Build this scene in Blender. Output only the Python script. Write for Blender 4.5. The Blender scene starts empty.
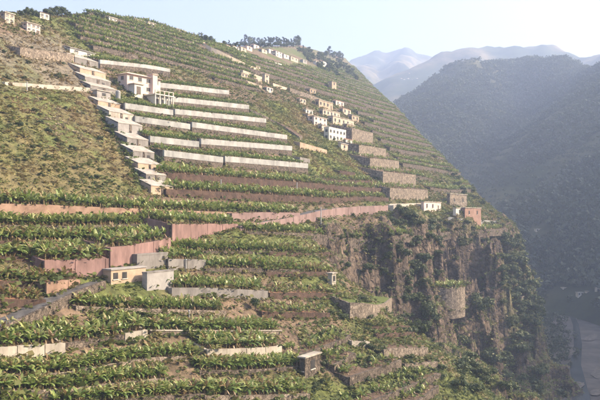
import bpy, math, random
import numpy as np
from mathutils import Matrix, Vector

random.seed(7)
rng = np.random.default_rng(11)
sc = bpy.context.scene
C = sc.collection
R = math.radians

# ------------------------------------------------------------------ camera
F = 750.0                      # focal length in photograph pixels (600 x 400)
PITCH = math.atan(15 / F)
cam = bpy.data.cameras.new('camera')
cam.sensor_width = 36.0
cam.lens = 36.0 * F / 600.0
cam.clip_start = 0.5
cam.clip_end = 40000
camo = bpy.data.objects.new('camera', cam)
C.objects.link(camo)
camo.location = (0, 0, 0)
camo.rotation_euler = (math.pi / 2 + PITCH, 0, 0)
sc.camera = camo

# ------------------------------------------------------------------ sky, sun, exposure
SUN_AZ = 84.0                  # degrees clockwise from the view direction
SUN_EL = 29.0
wd = bpy.data.worlds.new('World')
sc.world = wd
wd.use_nodes = True
nt = wd.node_tree
bg = nt.nodes['Background']
sky = nt.nodes.new('ShaderNodeTexSky')
sky.sky_type = 'NISHITA'
sky.sun_disc = False
sky.sun_elevation = R(SUN_EL)
sky.sun_rotation = R(SUN_AZ)
sky.air_density = 0.8
sky.dust_density = 8.0
sky.ozone_density = 1.6
nt.links.new(sky.outputs[0], bg.inputs[0])
bg.inputs[1].default_value = 0.15
sl = bpy.data.lights.new('sun', 'SUN')
sl.energy = 5.0
sl.angle = R(0.6)
sl.color = (1.0, 0.82, 0.60)
so = bpy.data.objects.new('sun', sl)
C.objects.link(so)
sd = Vector((math.sin(R(SUN_AZ)) * math.cos(R(SUN_EL)), math.cos(R(SUN_AZ)) * math.cos(R(SUN_EL)), math.sin(R(SUN_EL))))
so.rotation_euler = sd.to_track_quat('Z', 'Y').to_euler()
so.location = (200, 0, 300)
sc.view_settings.view_transform = 'Standard'
sc.view_settings.look = 'None'
sc.view_settings.gamma = 1.0
sc.view_settings.exposure = 1.35
sc.cycles.volume_bounces = 1
sc.cycles.max_bounces = 6
sc.cycles.use_denoising = True

# ------------------------------------------------------------------ noise
def _h(ix, iy, seed):
    n = (ix.astype(np.int64) * 374761393 + iy.astype(np.int64) * 668265263 + seed * 1442695041) & 0xffffffff
    n = ((n ^ (n >> 13)) * 1274126177) & 0xffffffff
    n = (n ^ (n >> 16)) & 0xffffffff
    return n / 4294967295.0

def vnoise(x, y, seed=0):
    x = np.asarray(x, float); y = np.asarray(y, float)
    ix = np.floor(x); iy = np.floor(y)
    fx = x - ix; fy = y - iy
    fx = fx * fx * (3 - 2 * fx); fy = fy * fy * (3 - 2 * fy)
    a = _h(ix, iy, seed); b = _h(ix + 1, iy, seed); c = _h(ix, iy + 1, seed); d = _h(ix + 1, iy + 1, seed)
    return (a * (1 - fx) + b * fx) * (1 - fy) + (c * (1 - fx) + d * fx) * fy

def fbm(x, y, o=3, seed=0):
    s = 0; a = 1; tot = 0
    for k in range(o):
        s = s + a * vnoise(x * 2 ** k, y * 2 ** k, seed + k * 17)
        tot += a; a *= 0.5
    return s / tot            # 0..1

def sstep(a, b, x):
    v = np.clip((x - a) / (b - a), 0, 1)
    return v * v * (3 - 2 * v)

# ------------------------------------------------------------------ the lie of the land
A = R(30.4)
SU, CU = math.sin(A), math.cos(A)
U = Vector((SU, CU, 0))               # along the contours, away to the right
N = Vector((-CU, SU, 0))              # into the hill
ROTZ = math.atan2(CU, SU)
HOFF = 95.0
FLOOR = -64.0
def tw(x, y): return x * SU + y * CU, -x * CU + y * SU - HOFF
def xy(t, w):
    w = w + HOFF
    return t * SU - w * CU, t * CU + w * SU

CREST_T = [0, 60, 135, 192, 243, 270, 352, 630, 849, 1000]
CREST_W = [62, 68, 79, 100, 121, 116, 144, 274, 335, 350]
EDGE_W = [-60, -25, -8, 10, 39, 75, 141, 330, 420]
EDGE_T = [278, 316, 345, 363, 397, 436, 532, 849, 960]

def hill(x, y):
    t, w = tw(np.asarray(x, float), np.asarray(y, float))
    c = sstep(138, 176, t)
    zone = c * sstep(8, -4, w)
    # rock ribs and gullies cut across the cliff
    wt = t + (fbm(t / 9.0, w / 5.0, 2, 71) - 0.5) * 6
    rid = lambda a, b, sd: 1 - np.abs(2 * vnoise(a, b, sd) - 1)
    rib = (fbm(wt / 13.0, w / 10.0, 2, 5) - 0.5) * 15.0 + (rid(wt / 7.0, w / 3.6, 9) - 0.5) * 5.0 + (rid(wt / 3.1, w / 2.2, 10) - 0.5) * 2.8 + (rid(t / 1.5, w / 0.9, 11) - 0.5) * 1.5
    gully = -10.0 * np.exp(-((t - 236) / 10.0) ** 2) * sstep(-2, -8, w)
    wl = w + zone * (rib * sstep(3, -6, w) + gully)
    wc = np.interp(t, CREST_T, CREST_W)
    up = 0.7 * np.minimum(np.minimum(w, 100), wc) + 0.55 * np.maximum(0, np.minimum(w, wc) - 100) + 0.1 * np.maximum(0, w - wc)
    lowA = np.interp(w, [-170, -95, -60, 0], [-82, -64, -42, 0])
    zf = np.interp(t, [130, 150, 200, 250, 400], [-9, -18, -34, -51, -58])
    wf = -5 + (zf + 3.5) / 2.3
    foot = np.interp(t, [150, 230, 260], [0.55, 0.6, 0.85])
    cl = np.where(wl > -5, 0.7 * wl, np.where(wl > wf, -3.5 + 2.3 * (wl + 5), zf + foot * (wl - wf)))
    cl = cl + sstep(-3, -9, wl) * 1.0 * np.sin(2 * math.pi * (cl / 6.0 + 2.2 * fbm(t / 13.0, w / 13.0, 2, 15)))
    low = lowA * (1 - c) + cl * c
    k0 = sstep(-3, 5, w)
    z = up * k0 + low * (1 - k0)
    te = np.interp(w, EDGE_W, EDGE_T) + (fbm(w / 14.0, t * 0 + 3.3, 3, 21) - 0.5) * 9
    z = z - 1.1 * np.maximum(0, t - te) - 0.35 * np.maximum(0, t - te + 12) * (t > te - 12)
    # uneven ground
    wild = 0.5 + 1.2 * zone
    z = z + (fbm(x / 26.0, y / 26.0, 3, 1) - 0.5) * 2.2 * wild + (fbm(x / 5.0, y / 5.0, 2, 2) - 0.5) * 0.8 * wild
    return np.maximum(z, -90)

fwd = np.array([0, math.cos(PITCH), math.sin(PITCH)]); upv = np.array([0, -math.sin(PITCH), math.cos(PITCH)])
RR = np.concatenate([np.arange(45, 400, 1.0), np.arange(400, 1400, 3.0)])
def ray(px, py):
    d = np.array([1.0, 0, 0]) * ((px - 300) / F) + upv * ((200 - py) / F) + fwd
    return d / math.hypot(d[0], d[1])
def hit(px, py):
    """point of the hillside seen at a spot of the photograph"""
    d = ray(px, py)
    g = RR * d[2] - hill(RR * d[0], RR * d[1])
    k = int(np.argmax(g < 0))
    if g[k] >= 0: k = len(RR) - 1
    if k == 0: r = RR[0]
    else: r = RR[k - 1] + (RR[k] - RR[k - 1]) * g[k - 1] / (g[k - 1] - g[k] + 1e-9)
    return Vector((r * d[0], r * d[1], float(hill(r * d[0], r * d[1]))))
def proj(p):
    p = np.asarray(p, float).reshape(-1, 3)
    y = p @ fwd
    y = np.where(np.abs(y) < 1e-6, 1e-6, y)
    return np.stack([300 + F * p[:, 0] / y, 200 - F * (p @ upv) / y], 1), y
def inpoly(pts, poly):
    x, y = pts[:, 0], pts[:, 1]
    r = np.zeros(len(x), bool)
    n = len(poly)
    for i in range(n):
        x0, y0 = poly[i]; x1, y1 = poly[(i + 1) % n]
        c = ((y0 > y) != (y1 > y)) & (x < (x1 - x0) * (y - y0) / (y1 - y0 + 1e-12) + x0)
        r ^= c
    return r
def gz(x, y): return float(hill(x, y))

# ------------------------------------------------------------------ materials
MATS = {}
def mat(name, c1, c2, scale=1.0, rough=0.9, bump=0.3, c3=None, bscale=None, attr=None, detail=6, spec=0.2, stretch=None):
    m = bpy.data.materials.new(name)
    m.use_nodes = True
    t = m.node_tree; L = t.links.new
    b = t.nodes['Principled BSDF']
    b.inputs['Roughness'].default_value = rough
    b.inputs['Specular IOR Level'].default_value = spec
    g = t.nodes.new('ShaderNodeNewGeometry')
    src = g.outputs['Position']
    if stretch:
        mp = t.nodes.new('ShaderNodeMapping'); mp.inputs['Scale'].default_value = stretch
        L(src, mp.inputs[0]); src = mp.outputs[0]
    n = t.nodes.new('ShaderNodeTexNoise'); n.inputs['Scale'].default_value = scale; n.inputs['Detail'].default_value = detail; n.inputs['Roughness'].default_value = 0.65
    L(src, n.inputs['Vector'])
    r = t.nodes.new('ShaderNodeValToRGB')
    r.color_ramp.elements[0].position = 0.36; r.color_ramp.elements[0].color = (*c1, 1)
    r.color_ramp.elements[1].position = 0.64; r.color_ramp.elements[1].color = (*c2, 1)
    if c3:
        e = r.color_ramp.elements.new(0.72); e.color = (*c3, 1)
    L(n.outputs[0], r.inputs[0])
    col = r.outputs[0]
    if attr:                        # ground cover colour times mottling
        a = t.nodes.new('ShaderNodeAttribute'); a.attribute_name = attr
        mx = t.nodes.new('ShaderNodeMix'); mx.data_type = 'RGBA'; mx.blend_type = 'MULTIPLY'; mx.inputs[0].default_value = 1.0
        L(a.outputs['Color'], mx.inputs[6]); L(col, mx.inputs[7]); col = mx.outputs[2]
    L(col, b.inputs['Base Color'])
    if bump:
        n2 = t.nodes.new('ShaderNodeTexNoise'); n2.inputs['Scale'].default_value = bscale or scale * 3; n2.inputs['Detail'].default_value = 5
        L(src, n2.inputs['Vector'])
        bp = t.nodes.new('ShaderNodeBump'); bp.inputs['Strength'].default_value = bump; bp.inputs['Distance'].default_value = 0.25
        L(n2.outputs[0], bp.inputs['Height']); L(bp.outputs[0], b.inputs['Normal'])
    MATS[name] = m
    return m

def stonework(m, sc_, dark=0.45):
    t = m.node_tree; L = t.links.new; b = t.nodes['Principled BSDF']
    src = b.inputs['Base Color'].links[0].from_socket
    g = t.nodes.new('ShaderNodeNewGeometry')
    vo = t.nodes.new('ShaderNodeTexVoronoi'); vo.feature = 'DISTANCE_TO_EDGE'; vo.inputs['Scale'].default_value = sc_
    L(g.outputs['Position'], vo.inputs['Vector'])
    r = t.nodes.new('ShaderNodeMapRange'); r.inputs[1].default_value = 0.0; r.inputs[2].default_value = 0.12; r.inputs[3].default_value = dark; r.inputs[4].default_value = 1.0
    L(vo.outputs['Distance'], r.inputs[0])
    v2 = t.nodes.new('ShaderNodeTexVoronoi'); v2.inputs['Scale'].default_value = sc_; L(g.outputs['Position'], v2.inputs['Vector'])
    bw = t.nodes.new('ShaderNodeRGBToBW'); L(v2.outputs['Color'], bw.inputs[0])
    r2 = t.nodes.new('ShaderNodeMapRange'); r2.inputs[3].default_value = 0.65; r2.inputs[4].default_value = 1.3; L(bw.outputs[0], r2.inputs[0])
    mu = t.nodes.new('ShaderNodeMath'); mu.operation = 'MULTIPLY'; L(r.outputs[0], mu.inputs[0]); L(r2.outputs[0], mu.inputs[1])
    mx = t.nodes.new('ShaderNodeMix'); mx.data_type = 'RGBA'; mx.blend_type = 'MULTIPLY'; mx.inputs[0].default_value = 1.0
    L(src, mx.inputs[6]); L(mu.outputs[0], mx.inputs[7]); L(mx.outputs[2], b.inputs['Base Color'])
    return m
def leafmat(name, stops, rough=0.45, trans=0.35):
    m = bpy.data.materials.new(name)
    m.use_nodes = True
    t = m.node_tree; L = t.links.new
    b = t.nodes['Principled BSDF']; out = t.nodes['Material Output']
    b.inputs['Roughness'].default_value = rough
    b.inputs['Specular IOR Level'].default_value = 0.45
    a = t.nodes.new('ShaderNodeAttribute'); a.attribute_name = 'tint'
    oi = t.nodes.new('ShaderNodeObjectInfo')
    ad = t.nodes.new('ShaderNodeMath'); ad.operation = 'MULTIPLY_ADD'; ad.inputs[1].default_value = 0.16; 
    L(oi.outputs['Random'], ad.inputs[0]); L(a.outputs['Fac'], ad.inputs[2])
    r = t.nodes.new('ShaderNodeValToRGB')
    el = r.color_ramp.elements
    el[0].position, el[0].color = stops[0][0], (*stops[0][1], 1)
    el[1].position, el[1].color = stops[-1][0], (*stops[-1][1], 1)
    for p, c in stops[1:-1]:
        e = el.new(p); e.color = (*c, 1)
    L(ad.outputs[0], r.inputs[0])
    L(r.outputs[0], b.inputs['Base Color'])
    tr = t.nodes.new('ShaderNodeBsdfTranslucent')
    L(r.outputs[0], tr.inputs[0])
    mx = t.nodes.new('ShaderNodeMixShader'); mx.inputs[0].default_value = trans
    L(b.outputs[0], mx.inputs[1]); L(tr.outputs[0], mx.inputs[2]); L(mx.outputs[0], out.inputs[0])
    MATS[name] = m
    return m

GROUND = mat('hill_ground', (0.55, 0.55, 0.55), (1.35, 1.32, 1.25), 0.55, 0.95, 0.9, attr='cover', bscale=1.6)
def cracks(m):
    t = m.node_tree; L = t.links.new; b = t.nodes['Principled BSDF']
    src = b.inputs['Base Color'].links[0].from_socket
    at_ = [n for n in t.nodes if n.type == 'ATTRIBUTE'][0]; bp = [n for n in t.nodes if n.type == 'BUMP'][0]
    g = t.nodes.new('ShaderNodeNewGeometry')
    nz = t.nodes.new('ShaderNodeTexNoise'); nz.inputs['Scale'].default_value = 0.35; nz.inputs['Detail'].default_value = 5
    L(g.outputs['Position'], nz.inputs['Vector'])
    ad = t.nodes.new('ShaderNodeVectorMath'); ad.operation = 'MULTIPLY_ADD'; ad.inputs[1].default_value = (3.5, 3.5, 3.5)
    L(nz.outputs['Color'], ad.inputs[0]); L(g.outputs['Position'], ad.inputs[2])
    mp = t.nodes.new('ShaderNodeMapping'); mp.inputs['Scale'].default_value = (0.36, 0.36, 0.46); L(ad.outputs[0], mp.inputs[0])
    vo = t.nodes.new('ShaderNodeTexVoronoi'); vo.feature = 'DISTANCE_TO_EDGE'; vo.inputs['Scale'].default_value = 1.0; L(mp.outputs[0], vo.inputs['Vector'])
    r = t.nodes.new('ShaderNodeMapRange'); r.inputs[2].default_value = 0.10; r.inputs[3].default_value = 0.62; L(vo.outputs['Distance'], r.inputs[0])
    mx = t.nodes.new('ShaderNodeMix'); mx.data_type = 'RGBA'; mx.blend_type = 'MULTIPLY'
    L(at_.outputs['Alpha'], mx.inputs[0]); L(src, mx.inputs[6]); L(r.outputs[0], mx.inputs[7]); L(mx.outputs[2], b.inputs['Base Color'])
    mu = t.nodes.new('ShaderNodeMath'); mu.operation = 'MULTIPLY'; L(vo.outputs['Distance'], mu.inputs[0]); L(at_.outputs['Alpha'], mu.inputs[1])
    b2 = t.nodes.new('ShaderNodeBump'); b2.inputs['Strength'].default_value = 1.0; b2.inputs['Distance'].default_value = 1.6
    L(mu.outputs[0], b2.inputs['Height']); L(bp.outputs[0], b2.inputs['Normal']); L(b2.outputs[0], b.inputs['Normal'])
cracks(GROUND)
MOUNT = mat('mountain_ground', (0.4, 0.45, 0.4), (1.6, 1.5, 1.35), 0.02, 0.95, 0.0, attr='cover', detail=10)
STONE = mat('dry_stone', (0.07, 0.055, 0.042), (0.22, 0.175, 0.135), 1.7, 0.95, 0.8)
STONEL = mat('pale_stone', (0.16, 0.125, 0.095), (0.36, 0.295, 0.225), 1.2, 0.95, 0.7)
stonework(STONE, 1.5); stonework(STONEL, 1.3)
EARTH = mat('red_earth_bank', (0.058, 0.038, 0.029), (0.125, 0.08, 0.058), 0.7, 0.97, 0.6)
TAN = mat('tan_plaster', (0.20, 0.125, 0.085), (0.35, 0.235, 0.17), 0.45, 0.93, 0.25)
PINK = mat('pink_render', (0.17, 0.105, 0.09), (0.32, 0.20, 0.175), 0.6, 0.93, 0.2, stretch=(1, 1, 0.3))
MAUVE = mat('mauve_concrete', (0.20, 0.135, 0.12), (0.31, 0.215, 0.195), 0.4, 0.93, 0.2, stretch=(1, 1, 0.35))
CONC = mat('grey_concrete', (0.16, 0.145, 0.13), (0.29, 0.265, 0.24), 0.55, 0.93, 0.3, stretch=(1, 1, 0.4))
CREAMC = mat('cream_concrete', (0.30, 0.26, 0.21), (0.50, 0.45, 0.37), 0.5, 0.93, 0.3, stretch=(1, 1, 0.4))
WHITE = mat('whitewash', (0.24, 0.235, 0.22), (0.43, 0.425, 0.405), 0.35, 0.9, 0.15, stretch=(1, 1, 0.6))
SOIL = mat('bed_soil', (0.07, 0.045, 0.03), (0.16, 0.11, 0.075), 1.2, 0.97, 0.6)
SOILR = mat('red_bed_soil', (0.15, 0.075, 0.045), (0.27, 0.15, 0.095), 1.0, 0.97, 0.6)
ASPH = mat('asphalt', (0.075, 0.07, 0.067), (0.125, 0.118, 0.112), 0.8, 0.9, 0.1)
ROOFT = mat('shed_roof_sheet', (0.27, 0.235, 0.20), (0.44, 0.40, 0.34), 0.7, 0.85, 0.15)
HPINK = mat('rose_plaster', (0.60, 0.46, 0.39), (0.72, 0.57, 0.49), 0.4, 0.9, 0.1)
HCREAM = mat('cream_plaster', (0.42, 0.335, 0.25), (0.58, 0.48, 0.37), 0.35, 0.9, 0.1)
HWHITE = mat('white_plaster', (0.52, 0.475, 0.40), (0.70, 0.65, 0.56), 0.35, 0.9, 0.1)
HBROWN = mat('ochre_blockwork', (0.36, 0.26, 0.18), (0.50, 0.38, 0.27), 0.5, 0.93, 0.3)
HGREY = mat('grey_plaster', (0.27, 0.25, 0.23), (0.38, 0.355, 0.33), 0.5, 0.93, 0.2)
TILE = mat('clay_roof', (0.33, 0.16, 0.10), (0.48, 0.26, 0.17), 0.9, 0.85, 0.4)
TILEP = mat('faded_clay_roof', (0.50, 0.36, 0.27), (0.64, 0.48, 0.38), 0.9, 0.85, 0.4)
DARK = mat('dark_opening', (0.04, 0.038, 0.036), (0.075, 0.07, 0.066), 2.0, 0.3, 0, spec=0.5)
DOORM = mat('weathered_door', (0.10, 0.075, 0.055), (0.17, 0.13, 0.095), 2.0, 0.7, 0.2)
BARK = mat('bark', (0.07, 0.052, 0.038), (0.15, 0.115, 0.085), 3.0, 0.95, 0.5)
STEM = mat('banana_stem', (0.15, 0.13, 0.06), (0.28, 0.20, 0.10), 2.5, 0.8, 0.2)
STEEL = mat('galvanised_steel', (0.35, 0.35, 0.34), (0.5, 0.5, 0.49), 2.0, 0.5, 0)
GRAVEL = mat('river_gravel', (0.07, 0.063, 0.056), (0.15, 0.134, 0.118), 0.6, 0.95, 0.5)
RIVER = mat('river_bed', (0.04, 0.036, 0.034), (0.095, 0.084, 0.074), 0.12, 0.75, 0.1, c3=(0.12, 0.108, 0.096), detail=9)
BANANA = leafmat('banana_leaf', [(0.0, (0.060, 0.105, 0.022)), (0.4, (0.115, 0.180, 0.034)), (0.68, (0.20, 0.265, 0.056)), (0.9, (0.38, 0.40, 0.14)), (1.08, (0.27, 0.18, 0.085))], 0.42, 0.3)
BUSH = leafmat('bush_leaf', [(0.0, (0.022, 0.036, 0.012)), (0.45, (0.048, 0.075, 0.020)), (0.8, (0.095, 0.12, 0.032)), (1.1, (0.17, 0.165, 0.055))], 0.6, 0.25)
PINEL = leafmat('pine_leaf', [(0.0, (0.016, 0.027, 0.014)), (0.5, (0.034, 0.050, 0.022)), (1.1, (0.070, 0.085, 0.035))], 0.6, 0.2)
GRASS = leafmat('scrub_leaf', [(0.0, (0.045, 0.070, 0.017)), (0.22, (0.090, 0.120, 0.028)), (0.40, (0.175, 0.195, 0.050)), (0.58, (0.215, 0.175, 0.062)), (0.8, (0.28, 0.20, 0.09)), (1.1, (0.36, 0.30, 0.19))], 0.7, 0.3)

# ------------------------------------------------------------------ mesh helpers
class MB:
    def __init__(s): s.v = []; s.f = []
    def box(s, x0, x1, y0, y1, z0, z1, M=None):
        n = len(s.v)
        for z in (z0, z1):
            for (x, y) in ((x0, y0), (x1, y0), (x1, y1), (x0, y1)):
                p = Vector((x, y, z)); s.v.append(tuple(M @ p) if M else tuple(p))
        for q in ((0, 3, 2, 1), (4, 5, 6, 7), (0, 1, 5, 4), (1, 2, 6, 5), (2, 3, 7, 6), (3, 0, 4, 7)):
            s.f.append(tuple(n + i for i in q))
        return s
    def poly(s, pts, faces):
        n = len(s.v); s.v += [tuple(p) for p in pts]; s.f += [tuple(n + i for i in q) for q in faces]; return s
    def tube(s, pts, rad, k=6):
        n = len(s.v)
        for i, p in enumerate(pts):
            p = Vector(p); q = Vector(pts[min(i + 1, len(pts) - 1)]) - Vector(pts[max(i - 1, 0)])
            q.normalize(); a = q.orthogonal().normalized(); b = q.cross(a)
            for j in range(k):
                an = 2 * math.pi * j / k
                s.v.append(tuple(p + (a * math.cos(an) + b * math.sin(an)) * rad[i]))
        for i in range(len(pts) - 1):
            for j in range(k):
                s.f.append((n + i * k + j, n + i * k + (j + 1) % k, n + (i + 1) * k + (j + 1) % k, n + (i + 1) * k + j))
        s.f.append(tuple(n + (len(pts) - 1) * k + j for j in range(k)))
        return s
    def mesh(s, name, m):
        me = bpy.data.meshes.new(name); me.from_pydata(s.v, [], s.f); me.materials.append(m); me.update(); return me
    def build(s, name, m, parent=None):
        return link(name, s.mesh(name, m), parent)
def link(name, me, parent=None):
    o = bpy.data.objects.new(name, me); C.objects.link(o)
    if parent: o.parent = parent
    return o
def tag(o, label=None, cat=None, group=None, kind=None):
    if label: o['label'] = label
    if cat: o['category'] = cat
    if group: o['group'] = group
    if kind: o['kind'] = kind
    return o
def empty(name, loc, rz=0.0, label=None, cat=None, group=None):
    o = bpy.data.objects.new(name, None); C.objects.link(o)
    o.location = loc; o.rotation_euler = (0, 0, rz); o.empty_display_size = 0.3
    return tag(o, label, cat, group)
def npmesh(name, V, Fq, m, attrs=None, smooth=False):
    """mesh straight from arrays, faces all with the same number of corners"""
    me = bpy.data.meshes.new(name)
    k = Fq.shape[1]
    me.vertices.add(len(V)); me.vertices.foreach_set('co', np.ascontiguousarray(V, np.float32).ravel())
    me.loops.add(Fq.size); me.loops.foreach_set('vertex_index', np.ascontiguousarray(Fq, np.int32).ravel())
    me.polygons.add(len(Fq)); me.polygons.foreach_set('loop_start', np.arange(0, Fq.size, k, dtype=np.int32))
    if smooth: me.polygons.foreach_set('use_smooth', np.ones(len(Fq), bool))
    me.update(calc_edges=True)
    for an, (typ, data) in (attrs or {}).items():
        at = me.attributes.new(an, typ, 'POINT')
        at.data.foreach_set('color' if typ == 'FLOAT_COLOR' else 'value', np.ascontiguousarray(data, np.float32).ravel())
    me.materials.append(m)
    return me
def gridfaces(nu, nv):
    i = np.arange(nu - 1)[:, None] * nv + np.arange(nv - 1)[None, :]
    return np.stack([i, i + nv, i + nv + 1, i + 1], -1).reshape(-1, 4)
def axis(stops):
    out = [stops[0][0]]
    for (a, d), (b, _) in zip(stops[:-1], stops[1:]):
        n = max(1, round((b - a) / d)); out += list(a + (b - a) * np.arange(1, n + 1) / n)
    return np.array(out)

# ------------------------------------------------------------------ hillside
SCRUB = [(-60, 88), (80, 92), (100, 112), (126, 160), (148, 195), (-60, 197)]
GREYSC = [(-60, 33), (60, 36), (70, 60), (85, 90), (-60, 92)]
GREENS = [(255, 100), (300, 104), (330, 140), (352, 160), (400, 195), (330, 200), (318, 175), (272, 122)]
FLANK = [(395, 200), (470, 195), (500, 205), (540, 260), (565, 345), (505, 330), (500, 235), (440, 232)]
LOWG = [(330, 285), (450, 300), (470, 360), (600, 380), (600, 420), (300, 420), (300, 330)]
ts = axis([(-20, 3), (60, 1.5), (120, 0.75), (360, 1.6), (520, 4), (1020, 4)])
ws = axis([(-120, 3), (-80, 1.4), (-46, 0.5), (4, 1.2), (125, 3), (440, 3)])
TT, WW = np.meshgrid(ts, ws, indexing='ij')
X, Y = xy(TT, WW)
Z = hill(X, Y)
V = np.stack([X, Y, Z], -1).reshape(-1, 3)
gx = np.gradient(Z, axis=0) / np.gradient(TT, axis=0); gy = np.gradient(Z, axis=1) / np.gradient(WW, axis=1)
steep = np.hypot(gx, gy).reshape(-1)
px, dep = proj(V); px[dep < 1] = -999
def lerp(a, b, k): return a + (b - a) * k[:, None]
n1 = fbm(V[:, 0] / 14, V[:, 1] / 14, 4, 31); n2 = fbm(V[:, 0] / 4, V[:, 1] / 4, 3, 37); n3 = fbm(V[:, 0] / 45, V[:, 1] / 45, 3, 41)
soil = np.array([0.16, 0.115, 0.078]); dry = np.array([0.155, 0.130, 0.060]); green = np.array([0.105, 0.120, 0.036]); lush = np.array([0.15, 0.165, 0.045])
rock = np.array([0.150, 0.112, 0.084]); rockd = np.array([0.070, 0.054, 0.044]); greyd = np.array([0.17, 0.145, 0.105])
col = lerp(np.tile(soil, (len(V), 1)), green, sstep(0.42, 0.6, n1))
m_ = inpoly(px, SCRUB); col[m_] = lerp(np.tile(dry, (m_.sum(), 1)), green, sstep(0.44, 0.62, n1[m_] * 0.5 + n2[m_] * 0.5))
m_ = inpoly(px, GREYSC); col[m_] = lerp(np.tile(greyd, (m_.sum(), 1)), green, 0.6 * sstep(0.45, 0.62, n1[m_]))
m_ = inpoly(px, GREENS); col[m_] = lerp(np.tile(dry, (m_.sum(), 1)), lush, sstep(0.38, 0.5, n1[m_]))
m_ = inpoly(px, LOWG); col[m_] = lerp(np.tile(soil, (m_.sum(), 1)), green, sstep(0.36, 0.52, n1[m_]))
m_ = inpoly(px, FLANK); col[m_] = lerp(np.tile(soil, (m_.sum(), 1)), green, sstep(0.36, 0.5, n1[m_]))
tV, wV = TT.reshape(-1), WW.reshape(-1)
rk = sstep(1.0, 1.7, steep) * (tV > 120) * (wV < 10) * (1 - 0.35 * inpoly(px, FLANK))
col = lerp(col, rock * 0 + 1, rk * 0) * (1 - rk[:, None]) + (rockd + (rock - rockd) * sstep(0.35, 0.62, n2 * 0.6 + n1 * 0.4)[:, None]) * rk[:, None]
cov = np.concatenate([col, rk[:, None]], 1)
ho = link('hillside', npmesh('hillside', V, gridfaces(len(ts), len(ws)), GROUND, {'cover': ('FLOAT_COLOR', cov)}))
tag(ho, 'steep terraced hillside ending in a rocky spur', kind='structure')

# ------------------------------------------------------------------ valley floor and mountains
def polar(px_, py_, r):
    d = ray(px_, py_); return (r * d[0], r * d[1], r * d[2])
def ridges(x, y, lines):
    best = np.full(x.shape, -1e9)
    for pts, slope in lines:
        for (x0, y0, z0), (x1, y1, z1) in zip(pts[:-1], pts[1:]):
            dx, dy = x1 - x0, y1 - y0
            k = np.clip(((x - x0) * dx + (y - y0) * dy) / (dx * dx + dy * dy), 0, 1)
            d = np.hypot(x - x0 - k * dx, y - y0 - k * dy)
            best = np.maximum(best, z0 + (z1 - z0) * k - slope * np.sqrt(d * d + 400) + slope * 20)
    return best
def at(az, r, z): return (r * math.sin(R(az)), r * math.cos(R(az)), z)
near_ridge = ([polar(402, 122, 900), polar(430, 97, 980), polar(452, 79, 1080), polar(470, 68, 1180), polar(495, 62, 1250), polar(530, 64, 1250), polar(560, 68, 1200), polar(600, 66, 1150), at(30, 1000, 240)], 0.62)
side_ridge = ([at(30, 1000, 240), at(48, 880, 280), at(70, 780, 310), at(95, 740, 320), at(130, 800, 330)], 0.72)
spurs = [([polar(470, 60, 1180), at(11, 960, 80), at(13, 800, -10)], 0.75), ([polar(560, 58, 1200), at(19, 960, 90), at(18.5, 780, -20)], 0.75), ([at(30, 1000, 240), at(25, 860, 70), at(25, 720, -30)], 0.75)]
def mountain(name, label, lines, xs, ys, amp, sc_, seed, base, c1, c2, floor):
    XX, YY = np.meshgrid(xs, ys, indexing='ij')
    z = ridges(XX, YY, lines)
    nn = fbm(XX / sc_, YY / sc_, 5, seed)
    rd = 1 - np.abs(2 * fbm(XX / (sc_ * 0.8) + 7, YY / (sc_ * 0.8), 4, seed + 3) - 1)
    z = z + amp * ((nn - 0.5) * 1.2 + (rd - 0.75) * 0.9) * np.clip((z - floor) / (4 * amp) + 0.3, 0.15, 1)
    z = np.maximum(z, base)
    v = np.stack([XX, YY, z], -1).reshape(-1, 3)
    k = sstep(0.4, 0.6, fbm(v[:, 0] / (sc_ * 0.35), v[:, 1] / (sc_ * 0.35), 4, seed + 9))
    cc = np.tile(np.array(c1), (len(v), 1)) * (1 - k[:, None]) + np.array(c2) * k[:, None]
    o = link(name, npmesh(name, v, gridfaces(len(xs), len(ys)), MOUNT, {'cover': ('FLOAT_COLOR', np.concatenate([cc, np.ones((len(v), 1))], 1))}, smooth=True))
    tag(o, label, kind='structure')
    def zat(x, y):
        i = int(np.clip(round((x - xs[0]) / (xs[1] - xs[0])), 0, len(xs) - 1)); j = int(np.clip(round((y - ys[0]) / (ys[1] - ys[0])), 0, len(ys) - 1))
        return float(z[i, j])
    return zat
wood_z = mountain('wooded_mountain', 'dark wooded mountainside across the valley', [near_ridge, side_ridge] + spurs, np.arange(-150, 1500, 9.0), np.arange(-500, 1800, 9.0), 26, 190, 51, FLOOR - 8, (0.030, 0.040, 0.018), (0.075, 0.075, 0.040), FLOOR)
far1 = [([polar(318, 72, 2574), polar(345, 57.5, 2574), polar(360, 55, 2652), polar(375, 51, 2730), polar(385, 54, 2730), polar(405, 48.5, 2730), polar(418, 53, 2730), polar(427, 57, 2808), polar(437, 54.5, 2886), polar(450, 52, 2964), polar(468, 58, 3042)], 0.62),
        ([polar(405, 48.5, 2730), polar(398, 62, 2457), polar(412, 78, 2106), polar(425, 96, 1794)], 0.7),
        ([polar(375, 51, 2730), polar(362, 70, 2340), polar(368, 95, 1950)], 0.75),
        ([polar(437, 54.5, 2886), polar(440, 75, 2340), polar(446, 92, 1950)], 0.75)]
far2 = [([polar(440, 60, 1950), polar(470, 53, 1989), polar(488, 52, 2028), polar(505, 53.5, 2028), polar(535, 52.5, 2067), polar(550, 56, 2067), polar(575, 55.5, 2028), polar(600, 54, 1950), polar(640, 50, 1872), polar(700, 52, 1794)], 0.6)]
far_z = mountain('far_mountain', 'pale blue mountain range closing the valley head', far1 + far2, np.arange(-900, 2400, 15.0), np.arange(1350, 4200, 15.0), 88, 300, 77, FLOOR - 8, (0.028, 0.038, 0.018), (0.13, 0.108, 0.066), FLOOR)
gs = 7000
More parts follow.
